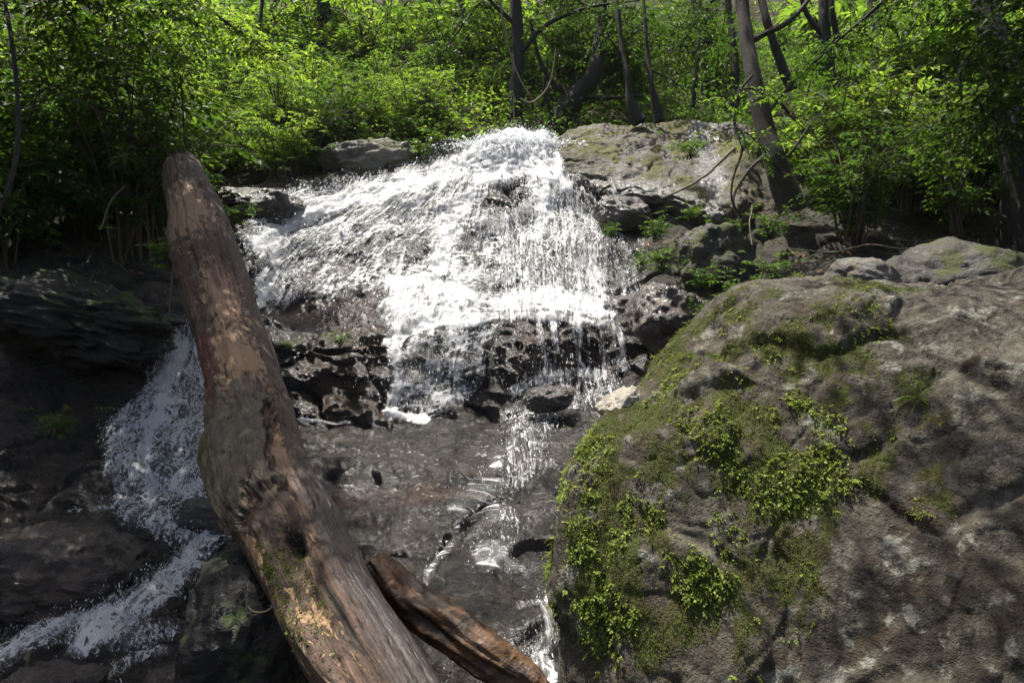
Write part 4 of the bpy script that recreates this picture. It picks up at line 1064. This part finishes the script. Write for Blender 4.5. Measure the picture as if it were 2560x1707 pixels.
# bank trees, two of them unseen; crowns above the frame added to cast shade
for k, (pts, cr_, lab, nt_) in enumerate([
    ([A(-60, 270, 9.5), A(-50, 100, 9.4), A(-30, -100, 9.2), A(0, -300, 9)],
     [(A(20, 60, 8.6), 1.0), (A(90, 20, 8.4), 1.0), (A(-30, 120, 8.4), .9), (A(60, 130, 8.6), .8), (A(120, 90, 8.8), .8), (A(150, 20, 9), .9), (A(30, 180, 8.0), .7),
      ((-5.45, 7.40, 5.60), 1.5), ((-6.65, 6.60, 5.80), 1.6), ((-4.75, 8.40, 6.40), 1.3), ((-7.45, 8.00, 5.60), 1.5)], 'broad dark tree whose leafy crown overhangs the upper left corner', 85),
    ([A(-260, 330, 6.5), A(-240, 100, 6.4), A(-200, -200, 6.2), A(-160, -420, 6)],
     [((-5.25, 5.80, 4.80), 1.4), ((-6.25, 5.20, 4.80), 1.5), ((-4.45, 6.00, 5.30), 1.15), ((-4.15, 7.00, 5.80), 1.1), ((-5.05, 4.40, 4.60), 1.4), ((-3.95, 4.70, 5.00), 1.1), ((-6.45, 3.60, 4.80), 1.6), ((-4.75, 3.00, 4.80), 1.3), ((-3.15, 5.80, 5.40), .7), ((-2.55, 4.70, 5.20), .6), ((-3.6, 5.6, 4.60), 1.0), ((-3.9, 7.2, 5.2), 1.1), ((-5.0, 7.0, 4.8), 1.5), ((-4.6, 4.6, 4.4), 1.3), ((-4.05, 6.40, 4.90), 1.0)], 'unseen dark tree added beyond the left edge to shade the left stream', 150),  # out of view, crowns added to darken the left bank and dapple the log
    ([(4.6, 3.6, -2.4), (4.6, 3.5, 1), (3.9, 3.6, 3.6), (1.8, 3.5, 5.4)],
     [((1.0, 3.5, 4.6), 1.1), ((2.0, 3.9, 4.8), 1.3), ((0.45, 3.1, 5.2), .7), ((1.4, 2.5, 4.6), 1.1), ((2.7, 3.0, 4.8), 1.3)], 'unseen dark tree added beyond the right edge to shade the big mossy boulder', 46),  # out of view, crowns added to dim the mossy boulder
    ([A(1150, 270, 8.2), A(1140, 100, 8.2), A(1110, -100, 8.2), A(1080, -300, 8.4)],
     [(A(1000, 20, 8.0), .6), (A(1050, 60, 7.8), .8), (A(1010, 110, 8.0), .5), (A(960, -30, 8.2), .7), ((4.55, 8.00, 5.60), 1.5), ((3.55, 8.30, 5.80), 1.2), ((5.65, 7.60, 5.40), 1.4), ((2.65, 8.80, 6.40), .9), ((4.35, 6.80, 5.80), 1.2)], 'dark leafy tree at the right edge whose boughs hang over the black hollow', 85)]):
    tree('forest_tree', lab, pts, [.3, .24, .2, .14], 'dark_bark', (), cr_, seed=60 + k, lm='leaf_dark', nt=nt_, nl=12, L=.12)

def bough(label, pts, r0, seed, lm, nl, L=.13, sp=.75):
    c = curve([np.asarray(q_, float) for q_ in pts], 26)
    b0 = c[0].copy(); r = np.random.default_rng(seed)
    t = thing('overhanging_bough', label, 'branch', b0, group='boughs hanging in from above')
    V, q = tube(c - b0, np.linspace(r0, r0 * .25, 26), 6, jitter=.02, seed=seed)
    sv = [(V, q)]; lv = []
    for k in range(nl):
        p0 = c[int(r.uniform(5, 26))] - b0
        for m in range(3):
            p1 = p0 + unit(np.array([r.normal(0, 1), r.normal(0, .8), r.normal(-.25, .4)])) * sp * r.uniform(.4, 1)
            sv.append(tube(np.linspace(p0, p1, 3), np.linspace(.006, .002, 3), 4))
            lv.append(twig_leaves(p0, p1, 11, L, .4, r, .45, True))
    link('limb', mesh('limb', *join(sv), M['dark_bark']), t)
    link('leaves', mesh('leaves', *join(lv), M[lm], False), t)
bough('dark leafy bough across the top, right of the vine-hung trunk', [A(500, -60, 15.6), A(560, -10, 15.3), A(620, 22, 15.0), A(690, 48, 14.6)], .05, 1, 'leaf_dark', 42)
bough('dark drooping bough between the saplings and the leaning tree', [A(760, -80, 14.4), A(720, -10, 14.4), A(690, 30, 14.4), A(668, 70, 14.4)], .05, 2, 'leaf_dark', 34)
bough('dark bough hanging left of the vine-hung trunk', [A(540, -80, 15.8), A(500, -20, 15.8), A(470, 15, 15.8), A(445, 50, 15.8)], .045, 3, 'leaf_dark', 26)
bough('leafy bough in front of the forked trunk, upper right', [A(930, -60, 9.6), A(890, -5, 9.6), A(850, 30, 9.7), A(815, 62, 9.8)], .04, 4, 'leaf_mid', 30, .11)
bough('bright leafy bough at the upper left, above the log end', [A(120, -80, 10), A(180, -10, 10.2), A(230, 25, 10.4), A(275, 60, 10.6)], .04, 5, 'leaf_bright', 34, .12)
bough('light green sprays crossing the middle of the leaning trunk', [A(795, 120, 9.7), A(770, 95, 9.5), A(745, 88, 9.5), A(715, 100, 9.5)], .02, 6, 'leaf_bright', 6, .09, .4)
bough('light green sprays low on the leaning trunk, left side', [A(780, 170, 9.7), A(755, 140, 9.4), A(735, 128, 9.4), A(715, 135, 9.4)], .02, 7, 'leaf_bright', 5, .09, .4)

# vines and bare branches
def vine(name, label, pts, r0, r1, mat, n=40, cat='vine'):
    c = curve([np.asarray(p_, float) for p_ in pts], n)
    b0 = c[0].copy()
    V, q = tube(c - b0, np.linspace(r0, r1, n), 6, jitter=.015, seed=len(label))
    return link(name, mesh(name, V, q, M[mat]), label=label, cat=cat, loc=b0)
vine('hanging_vine', 'long pale vine hanging in front of the black upright trunk', [A(497, -30, 14.4), A(502, 15, 14.4), A(508, 45, 14.4), A(516, 70, 14.4), A(528, 92, 14.4), A(538, 105, 14.5)], .028, .018, 'pale_twig')
vine('hanging_vine', 'pale hooked vine right of the black upright trunk', [A(556, 47, 14.3), A(552, 75, 14.3), A(545, 92, 14.3), A(530, 102, 14.3), A(520, 98, 14.3)], .012, .022, 'pale_twig')
vine('hanging_vine', 'thin pale vine dangling to the top of the falls', [A(513, 90, 14.2), A(514, 110, 14.2), A(513, 132, 14.2)], .012, .012, 'pale_twig')
vine('bare_branch', 'pale bare branch lying down the bank below the dry slab', [A(662, 198, 10.6), A(690, 185, 10.5), A(712, 170, 10.3), A(735, 148, 10.2)], .014, .02, 'pale_twig', cat='branch')
vine('hanging_vine', 'dark looping vine left of the leaning trunk', [A(752, 75, 9.8), A(738, 95, 9.7), A(734, 120, 9.7), A(742, 150, 9.6), A(733, 180, 9.6), A(732, 200, 9.6), A(745, 222, 9.6)], .02, .014, 'dark_bark')
vine('bare_branch', 'pale bare twig against the black hollow above the mossy boulder', [A(790, 248, 8.4), A(830, 252, 8.2), A(870, 245, 8.2), A(905, 250, 8.3)], .008, .012, 'pale_twig', cat='branch')
vine('root', 'thin pale root dangling over the grey rock above the mossy boulder', [A(752, 205, 8.9), A(750, 225, 8.7), A(752, 245, 8.6)], .008, .01, 'pale_twig', cat='root')
vine('bare_branch', 'bare brown twig on the dark bank left of the log', [A(100, 230, 6.6), A(112, 200, 6.6), A(125, 185, 6.7)], .008, .005, 'pale_twig', cat='branch')
vine('root', 'pale thin root hanging over the left stream', [A(175, 240, 7.0), A(172, 280, 7.0), A(168, 315, 7.0)], .008, .006, 'pale_twig', cat='root')

# ------------------------------------------------------------------ the log
LOG = [(180,160,7.05,36),(182,168,7.0,42),(188,190,6.75,53),(197,218,6.5,66),(202,240,6.3,74),(214,279,5.9,82),(227,326,5.4,79),(245,385,4.85,88),(255,430,4.45,101),(259,462,4.2,112),(268,490,3.98,114),(288,525,3.72,112),(314,575,3.4,108),(332,610,3.2,109),(357,653,2.98,113),(377,686,2.82,113),(402,735,2.62,116),(440,830,2.35,120),(470,960,2.15,124)]
lp = np.array([A(a, b_, c) for a, b_, c, _ in LOG]); lr = np.array([w_ * c / F / 2 for _, _, c, w_ in LOG])
NLg, NS = 600, 210
s = np.concatenate([[0], np.cumsum(np.linalg.norm(lp[1:] - lp[:-1], axis=1))])
ts = np.linspace(0, s[-1], NLg)
lc = hermite(s, lp, ts); lrr = hermite(s, lr, ts)
LT = unit(np.gradient(lc, axis=0))
LZ = -lc / np.linalg.norm(lc, axis=1, keepdims=True)
LZ = unit(LZ - (LZ * LT).sum(1, keepdims=True) * LT)    # the side that faces the stream bank in front
LX = np.cross(LT, LZ)
if LX[:, 0].mean() < 0: LX = -LX                        # across, to the right
th = np.linspace(-np.pi, np.pi, NS)                     # 0 = facing the camera, + = right
ang, along = np.meshgrid(th, ts)
cx, sx = np.sin(ang), np.cos(ang)
q3 = np.stack([np.sin(ang) * .3, np.cos(ang) * .3, along * .25], -1).reshape(-1, 3)
gr = fbm(q3 * np.array([9, 9, 1.6]), 5, 310, .6)
lump = fbm(np.stack([np.sin(ang) * .3, np.cos(ang) * .3, along], -1).reshape(-1, 3) * np.array([2.2, 2.2, 1.3]), 3, 320)
pit = np.clip(fbm(np.stack([np.sin(ang) * .3, np.cos(ang) * .3, along * .5], -1).reshape(-1, 3) * 14, 3, 330) - .25, 0, 1)
crk = ridged(q3 * np.array([5, 5, .55]) + 3, 2, 340)
crk = np.clip(crk - 1.15, 0, 1)
rad = .83 * (1 + .05 * gr + .08 * lump - .10 * pit - .22 * crk)
rad = rad.reshape(NLg, NS)
def s_of(py):                                            # distance along the log where its axis crosses picture height py
    return np.interp(py, [q[1] for q in LOG], s)
def patch(a0, pyc, wa, ws, soft=1.0):
    return np.exp(-((ang - a0) / wa) ** 2 - ((along - s_of(pyc)) / ws) ** 2)
# raised plate of bark on the left front with a ragged lower edge
edge = .24 * fbm(np.stack([ang.ravel() * 4, along.ravel() * 3, 0 * along.ravel()], 1), 5, 350, .7).reshape(NLg, NS)
plate = (sstep(s_of(398), s_of(430), along + edge) * sstep(s_of(521), s_of(520), along + edge * .9) * sstep(-1.3, -1.2, ang + edge) * sstep(.34, .30, ang + edge * 1.4))
rad += .13 * plate
# torn hollow and the left shoulder below it
rad -= .50 * patch(-.02, 566, .32, .10)
rad -= .30 * patch(-.25, 608, .30, .25)
rad += .22 * patch(-.75, 620, .40, .35)
rad -= .12 * patch(.15, 640, .10, .5)
rad -= .25 * patch(-.1, 163, .8, .05)
rad += .10 * patch(-1.2, 455, .5, .12)
rad += .06 * sstep(.3, .5, ang) * sstep(s_of(560), s_of(600), along)
fr_end = sstep(0, .10, along)
rad *= .80 + .20 * fr_end
LVx = lc[:, None] + (lrr[:, None] * rad)[..., None] * (cx[..., None] * LX[:, None] + sx[..., None] * LZ[:, None])
jag = fbm(np.stack([np.sin(th) * 2.2, np.cos(th) * 2.2, th * 0], 1), 4, 360, .7)
LVx[:16] -= (LT[0] * (.09 * jag)[:, None])[None] * (1 - np.arange(16) / 16.0)[:, None, None]
luv = np.stack([ang.ravel() * .25, along.ravel()], 1)
wet = sstep(.15, .55, ang + .5 * edge + .12 * np.sin(along * 2)) * sstep(s_of(470), s_of(560), along)
redm = np.exp(-((ang + 1.0 + edge) / .42) ** 2) * sstep(s_of(320), s_of(370), along) * sstep(s_of(480), s_of(440), along)
redm = np.maximum(redm, np.exp(-((ang - .35) / .16) ** 2 - ((along - s_of(425)) / .22) ** 2))
redm = np.maximum(redm, .5 * wet); redm = np.maximum(redm, .6 * np.exp(-((ang - .2) / .5) ** 2 - ((along - s_of(300)) / .7) ** 2)); redm = np.maximum(redm, .55 * np.exp(-((ang + .7) / .3) ** 2 - ((along - s_of(300)) / .6) ** 2))
tanm = np.exp(-((ang + .15 + edge) / .5) ** 2) * .5 * sstep(s_of(330), s_of(370), along) * sstep(s_of(450), s_of(420), along)
tanm = np.maximum(tanm, .62 * patch(.52, 515, .16, .45)); tanm = np.maximum(tanm, .5 * patch(-.95, 535, .14, .32))
tanm = np.maximum(tanm, .55 * patch(-.3, 230, .9, .5)); tanm = np.maximum(tanm, .55 * patch(.1, 320, .5, .5)); tanm = np.maximum(tanm, .65 * patch(.1, 395, .45, .35)); tanm = np.maximum(tanm, .22 * patch(-.35, 625, .35, .25)); tanm = np.maximum(tanm, .35 * patch(.5, 390, .2, .4))
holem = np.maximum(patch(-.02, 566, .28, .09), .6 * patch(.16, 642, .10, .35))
b = NB('log_wood')
uv = b.uv()
g1 = b.noise(b.mapping(uv, (60, 4.5, 1)), 1.0, 6, .65, .3); g2 = b.noise(b.mapping(uv, (14, 2.0, 1)), 1.0, 7, .65, .6); g3 = b.noise(b.mapping(uv, (30, 22, 1)), 1.0, 5, .65)
flake = b.noise(b.mapping(uv, (26, 9, 1)), 1.0, 7, .75, .8)
wobl = b.n('VectorMath', {0: uv, 1: b.n('VectorMath', {0: b.n('TexNoise', {'Vector': uv, 'Scale': 9.0, 'Detail': 3.0}).outputs['Color'], 1: (.06, .25, 0)}, operation='MULTIPLY').outputs[0]}, operation='ADD').outputs[0]
mot = b.noise(b.mapping(uv, (18, 6.5, 1)), 1.0, 8, .75, .5)
col = b.mix(b.sm(g2, .36, .62), (.045, .034, .027), (.105, .082, .064))
col = b.mix(b.sm(mot, .46, .58, 0, .85), col, (.026, .021, .017))
col = b.mix(b.sm(b.noise(b.mapping(uv, (34, 5, 1)), 1.0, 6, .7, .4), .56, .68, 0, .7), col, (.19, .155, .12))
col = b.mul(col, b.mix(g1, (.38, .32, .29), (1.85, 1.6, 1.45)))
cr_ = b.voro(b.mapping(wobl, (15, 2.2, 1)), 1.0, 'DISTANCE_TO_EDGE').outputs['Distance']
crm = b.math('MULTIPLY', b.math('MULTIPLY', b.sm(cr_, .0, .035, 1, 0), b.sm(mot, .54, .66)), .8)
col = b.mix(b.math('MULTIPLY', crm, .8), col, (.012, .009, .007))
col = b.mix(b.sm(b.noise(b.mapping(uv, (7, 1.6, 1)), 1.0, 5, .6), .56, .68, 0, .55), col, (.062, .062, .032))
tw = b.sm(b.math('ADD', flake, b.math('MULTIPLY', b.attr('tan'), .5)), .565, .615)
col = b.mix(b.math('MULTIPLY', tw, .9), col, b.mix(g1, (.22, .145, .085), (.48, .35, .22)))
rd = b.sm(b.math('ADD', g2, b.math('MULTIPLY', b.attr('red'), .5)), .62, .85)
col = b.mix(b.math('MULTIPLY', rd, .85), col, b.mix(g1, (.06, .019, .013), (.19, .066, .045)))
pm = b.math('MULTIPLY', b.attr('plate'), .9)
pcol = b.mix(g3, (.035, .034, .025), (.15, .14, .10))
pcol = b.mix(b.sm(g2, .5, .62, 0, .6), pcol, (.09, .085, .04))
col = b.mix(pm, col, pcol)
wt = b.attr('wet')
col = b.mix(b.math('MULTIPLY', wt, .8), col, b.mix(g1, (.010, .006, .005), (.036, .022, .019)))
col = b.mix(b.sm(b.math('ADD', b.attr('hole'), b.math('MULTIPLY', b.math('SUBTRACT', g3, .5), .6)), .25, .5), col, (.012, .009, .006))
col = b.mul(col, (.92, .80, .72))
col = b.mul(col, b.mix(wt, (1, 1, 1), (.6, .52, .50)))
rg = b.sm(wt, .2, .8, .62, .42)
h = b.math('ADD', b.math('MULTIPLY', g1, .8), b.math('ADD', b.math('MULTIPLY', g3, .9), b.math('ADD', b.math('MULTIPLY', tw, -.6), b.math('MULTIPLY', crm, -.8))))
M['log_wood'] = b.done(b.pbr(Base_Color=col, Roughness=rg, Coat_Weight=b.math('MULTIPLY', wt, .3), Coat_Roughness=.16, Coat_Normal=b.bump(b.math('ADD', g1, g3), .6, .015), Specular_IOR_Level=.45, Normal=b.bump(h, 1.0, .02)))
log = thing('fallen_log', 'big weathered dead tree trunk leaning up across the left foreground', 'log', lc[-1])
lo = lc[-1]
lattrs = {'plate': plate.ravel(), 'wet': wet.ravel(), 'red': redm.ravel(), 'tan': tanm.ravel(), 'hole': holem.ravel()}
link('trunk', mesh('trunk', LVx.reshape(-1, 3) - lo, grid_faces(NLg, NS), M['log_wood'], uv=luv, attrs=lattrs), log)
# broken top end: a ragged disc
ring = LVx[0]; cen = ring.mean(0)
Vc = np.concatenate([ring, (ring * .6 + cen * .4) + LT[0] * .10, [cen + LT[0] * .22]])
i0 = np.arange(NS)
fc = np.concatenate([np.stack([i0[:-1], i0[1:], i0[1:] + NS], 1), np.stack([i0[:-1], i0[1:] + NS, i0[:-1] + NS], 1), np.stack([i0[:-1] + NS, i0[1:] + NS, np.full(NS - 1, 2 * NS)], 1)])
link('broken_end', mesh('broken_end', Vc - lo, fc, M['pale_bark']), log)
def on_log(a0, py, lift=0.0):
    i = np.argmin(abs(ts - s_of(py))); j = np.argmin(abs(th - a0))
    nrm = unit(LVx[i, j] - lc[i])
    return LVx[i, j] + nrm * lift, nrm, LT[i]
# shelf fungi on the left edge
r = np.random.default_rng(5)
for k in range(22):
    p_, nrm, tt = on_log(-1.35 + r.normal(0, .12), 430 + k * 2.4 + r.normal(0, 1) if k < 14 else 468 + r.normal(0, 5))
    a1 = unit(np.cross(nrm, tt)); sz = r.uniform(.016, .028)
    t8 = np.linspace(0, np.pi, 9)
    rim = np.stack([np.cos(t8), np.sin(t8)], 1)
    top = p_ + sz * (rim[:, :1] * a1 + rim[:, 1:] * nrm) + tt * .0
    low_ = p_ + .8 * sz * (rim[:, :1] * a1 + rim[:, 1:] * nrm) + tt * sz * .35
    V = np.concatenate([top, low_, [p_ - tt * sz * .25], [p_ + tt * sz * .3]]); n9 = np.arange(8)
    fc = np.concatenate([np.stack([n9, n9 + 1, n9 + 10], 1), np.stack([n9, n9 + 10, n9 + 9], 1), np.stack([n9 + 1, n9, np.full(8, 18)], 1), np.stack([n9 + 9, n9 + 10, np.full(8, 19)], 1)])
    link('fungus', mesh('fungus', V - lo, fc, M['fungus']), log)
# splinters of bark round the torn hollow
for k in range(34):
    a0 = r.uniform(-.42, .38); p_, nrm, tt = on_log(a0, 556 + 10 * abs(a0) + r.normal(0, 3) if k < 22 else 520 + r.normal(0, 4), -.005)
    ln = r.uniform(.02, .06); a1 = unit(np.cross(nrm, tt)); wd = r.uniform(.006, .014)
    dv = unit(tt * (1 if k % 3 else -1) + nrm * r.uniform(.1, .5) + a1 * r.normal(0, .25))
    V = np.array([p_ - a1 * wd, p_ + a1 * wd, p_ + nrm * .008, p_ + dv * ln])
    link('splinter', mesh('splinter', V - lo, [[0, 1, 3], [1, 2, 3], [2, 0, 3], [0, 2, 1]], M['dark_bark'], False), log)
# moss on the shoulder left of the hollow
n = 1200
aa = np.where(r.random(n) < .6, r.normal(-.62, .14, n), r.normal(-.35, .25, n)); pyy = np.where(r.random(n) < .6, r.normal(578, 16, n), r.normal(620, 20, n))
pyy = np.where(r.random(n) < .12, r.normal(462, 5, n), pyy); aa = np.where(pyy < 500, r.normal(-.95, .12, n), aa)
ii = np.clip(np.searchsorted(ts, np.interp(pyy, [q[1] for q in LOG], s)), 0, NLg - 1); jj = np.clip(np.searchsorted(th, aa), 0, NS - 1)
P = LVx[ii, jj]; nr = unit(P - lc[ii])
link('moss', mesh('moss', *[q if k else q - lo for k, q in enumerate(leaves(P, nr * .6 + r.normal(0, .5, (n, 3)), nr + r.normal(0, .5, (n, 3)), r.uniform(.006, .018, n), .6, False))], M['moss_leaf'], False), log, kind='stuff')
# thin root sticking out to the left
p_, nrm, tt = on_log(-1.2, 592)
V, q = tube(curve([p_, p_ + np.array([-.03, -.02, -.015]), p_ + np.array([-.08, -.03, -.01]), p_ + np.array([-.11, -.02, .01])], 12), np.linspace(.005, .002, 12), 5)
link('root_twig', mesh('root_twig', V - lo, q, M['pale_twig']), log)

# the smaller rotten log behind
c2 = curve([A(372, 560, 3.75), A(400, 592, 3.7), A(440, 622, 3.6), A(480, 650, 3.5), A(520, 676, 3.45), A(546, 694, 3.4)], 120)
tt2 = np.linspace(0, 1, 120)
r2 = np.interp(tt2, [0, .15, .4, .7, .93, 1], [.07, .095, .11, .105, .085, .05])
V, q = tube(c2, r2, 60)
cen = np.repeat(c2, 60, 0); q3 = np.stack([np.tile(np.cos(np.linspace(0, 6.283, 60, False)), 120), np.tile(np.sin(np.linspace(0, 6.283, 60, False)), 120), np.repeat(tt2 * 1.3, 60)], 1)
kk = 1 + .30 * fbm(q3 * np.array([1.2, 1.2, 2.0]), 4, 410, .6) - .28 * np.clip(ridged(q3 * np.array([2.2, 2.2, 1.2]), 2, 420) - .9, 0, 1)
pxx = 512 + F * V[:, 0] / V[:, 1]; pyy = 341 - F * V[:, 2] / V[:, 1]
hol = np.exp(-((pxx - 432) / 26) ** 2 - ((pyy - 628 - (pxx - 432) * .6) / 9) ** 2)
kk -= .55 * hol
V = cen + (V - cen) * kk[:, None]
b = NB('rotten_wood'); p = b.obj()
ax_ = b.mapping(p, (1, 1, 1), (0, math.radians(35), 0))
n1 = b.noise(b.mapping(ax_, (5, 20, 24)), 1.0, 6, .65, .5); n2 = b.noise(p, 9, 5, .6)
col = b.mix(n1, (.022, .011, .005), (.19, .092, .034))
col = b.mix(b.sm(n2, .44, .56, 0, .85), col, (.028, .018, .012))
col = b.mix(b.sm(b.attr('hole'), .35, .7), col, (.02, .011, .006))
M['rotten_wood'] = b.done(b.pbr(Base_Color=col, Roughness=.55, Normal=b.bump(n1, .9, .02)))
lg2 = thing('rotten_log', 'short orange brown rotten log wedged behind the foot of the big log', 'log', c2[-1])
link('trunk', mesh('trunk', V - c2[-1], q, M['rotten_wood'], attrs={'hole': hol}), lg2)

# ------------------------------------------------------------------ moss and small plants of the big boulder
ba = np.linalg.norm(np.cross(np.gradient(B1, axis=0), np.gradient(B1, axis=1)), axis=2).ravel()
vis = ((bpx > 535) & (bpx < 1060) & (bpy_ < 760)).ravel() & (brp[:, None] > .6).repeat(BU, 1).ravel()
Bf = B1.reshape(-1, 3); Nf = BN1.reshape(-1, 3)
def on_boulder(n, wt):
    wt = wt * vis; wt = wt / wt.sum()
    i = rng.choice(len(wt), n, p=wt)
    return i, Bf[i] + rng.normal(0, .006, (n, 3))
n = 125000
i, P = on_boulder(n, ba * MOSS ** 1.5)
D = Nf[i] * .5 + rng.normal(0, .6, (n, 3)) + np.array([0, -.1, .15])
U = Nf[i] + rng.normal(0, .6, (n, 3)) + np.array([0, 0, .5])
V, fc = leaves(P - Nf[i] * .003, D, U, rng.uniform(.004, .010, n), .6, False)
link('moss', mesh('moss', V - bo, fc, M['moss'], False), big, kind='stuff')
# creeping leaves in hanging clusters
fl = fbm(Bf * np.array([4.2, 4.2, 2.6]) + 9, 4, 180, .6)
cl = (.25 + .75 * sstep(330, 420, bpy_.ravel())) * sstep(-.12, .55, fl + .5 * (MOSS - .6)) * (MOSS > .15)
cl = cl * (1 + 1.5 * np.exp(-((bpx.ravel() - 620) / 90) ** 2 - ((bpy_.ravel() - 560) / 60) ** 2))
ns = 7800
i, P = on_boulder(ns, ba * cl)
lv = []
for k in range(ns):
    nn = Nf[i[k]]
    a2 = rng.normal(0, 1, 3); dv = unit(nn * .55 + np.array([0, 0, -.55]) + a2 * .45)
    ln = rng.uniform(.015, .042)
    m = rng.integers(4, 9)
    lv.append(twig_leaves(P[k], P[k] + dv * ln, m, rng.uniform(.008, .018), .62, rng, .3, True))
V, fc = join(lv)
link('creeping_leaves', mesh('creeping_leaves', V - bo, fc, M['moss_leaf'], False), big, kind='stuff')
# grass-like fern rosette on the boulder face
def rosette(name, label, px, py, n, L, mat):
    k = np.argmin(np.where(vis, (bpx.ravel() - px) ** 2 + (bpy_.ravel() - py) ** 2, 1e9))
    p0, nn = Bf[k], Nf[k]
    t = thing(name, label, 'fern', p0)
    for j in range(n):
        a2 = 2 * np.pi * j / n + rng.normal(0, .2)
        side = unit(np.cross(nn, np.array([0, 0, 1.0])))
        dv = unit(nn * .55 + side * math.cos(a2) + np.array([0, 0, 1.0]) * math.sin(a2))
        c = curve([np.zeros(3), dv * L * .5, dv * L * rng.uniform(.8, 1.1) + np.array([0, 0, -L * .3])], 7)
        w_ = unit(np.cross(dv, nn)) * .004 * np.sin(np.linspace(.3, 3.0, 7))[:, None]
        V = np.concatenate([c - w_, c + w_]); ii = np.arange(6)
        link('frond', mesh('frond', V, np.stack([ii, ii + 1, ii + 8, ii + 7], 1), M[mat], False), t)
rosette('fern', 'spiky green fern rosette on the face of the big mossy boulder', 917, 398, 13, .10, 'moss_leaf')
# fallen leaves and twigs on the banks
bk_w = bank * (GPY > 120) * (GPX > -40) * (GPX < 1040) + .03 * (GPY < 420) * (GPX > 250)
bk_w = bk_w / bk_w.sum()
i = rng.choice(len(bk_w), 420, p=bk_w)
nb2 = N0.reshape(-1, 3)[i]
D = rng.normal(0, 1, (420, 3)); D -= (D * nb2).sum(1, keepdims=True) * nb2
link('fallen_leaves', mesh('fallen_leaves', *leaves(G1.reshape(-1, 3)[i] + nb2 * .015, D, nb2 + rng.normal(0, .25, (420, 3)), rng.uniform(.05, .12, 420), .5, True), M['dead_leaf'], False), kind='stuff', label='brown and orange dead leaves scattered on the banks')
tw = []
for k in rng.choice(len(bk_w), 70, p=bk_w):
    nn = N0.reshape(-1, 3)[k]; dv = rng.normal(0, 1, 3); dv = unit(dv - (dv @ nn) * nn); ln = rng.uniform(.15, .6)
    p0 = G1.reshape(-1, 3)[k] + nn * .03
    tw.append(tube(curve([p0, p0 + dv * ln * .5 + nn * rng.uniform(0, .06), p0 + dv * ln + nn * rng.uniform(0, .04)], 8), np.linspace(.008, .003, 8), 5))
link('fallen_twigs', mesh('fallen_twigs', *join(tw), M['pale_twig']), kind='stuff', label='thin dead twigs lying on the banks')
# pale chipped corner stone behind the left edge of the boulder
rock('rock', 'pale chipped rock corner at the left edge of the big mossy boulder', 'pale_rock', 624, 410, 3.50, (.24, .2, .2), (0, -.6, .3), 51, 26, .5)

# ------------------------------------------------------------------ damp air of the gorge
b = NB('haze')
b.t.links.new(b.n('VolumePrincipled', {'Color': (.9, .95, .92), 'Density': .0003, 'Anisotropy': .2}).outputs[0], b.out.inputs['Volume'])
hv = np.array([[x, y, z] for x in (-140, 140) for y in (-100, 150) for z in (-30, 60)], float)
link('haze', mesh('haze', hv, [[0,1,3,2],[4,6,7,5],[0,4,5,1],[2,3,7,6],[0,2,6,4],[1,5,7,3]], b.m, False), kind='stuff', label='thin damp haze filling the gorge')
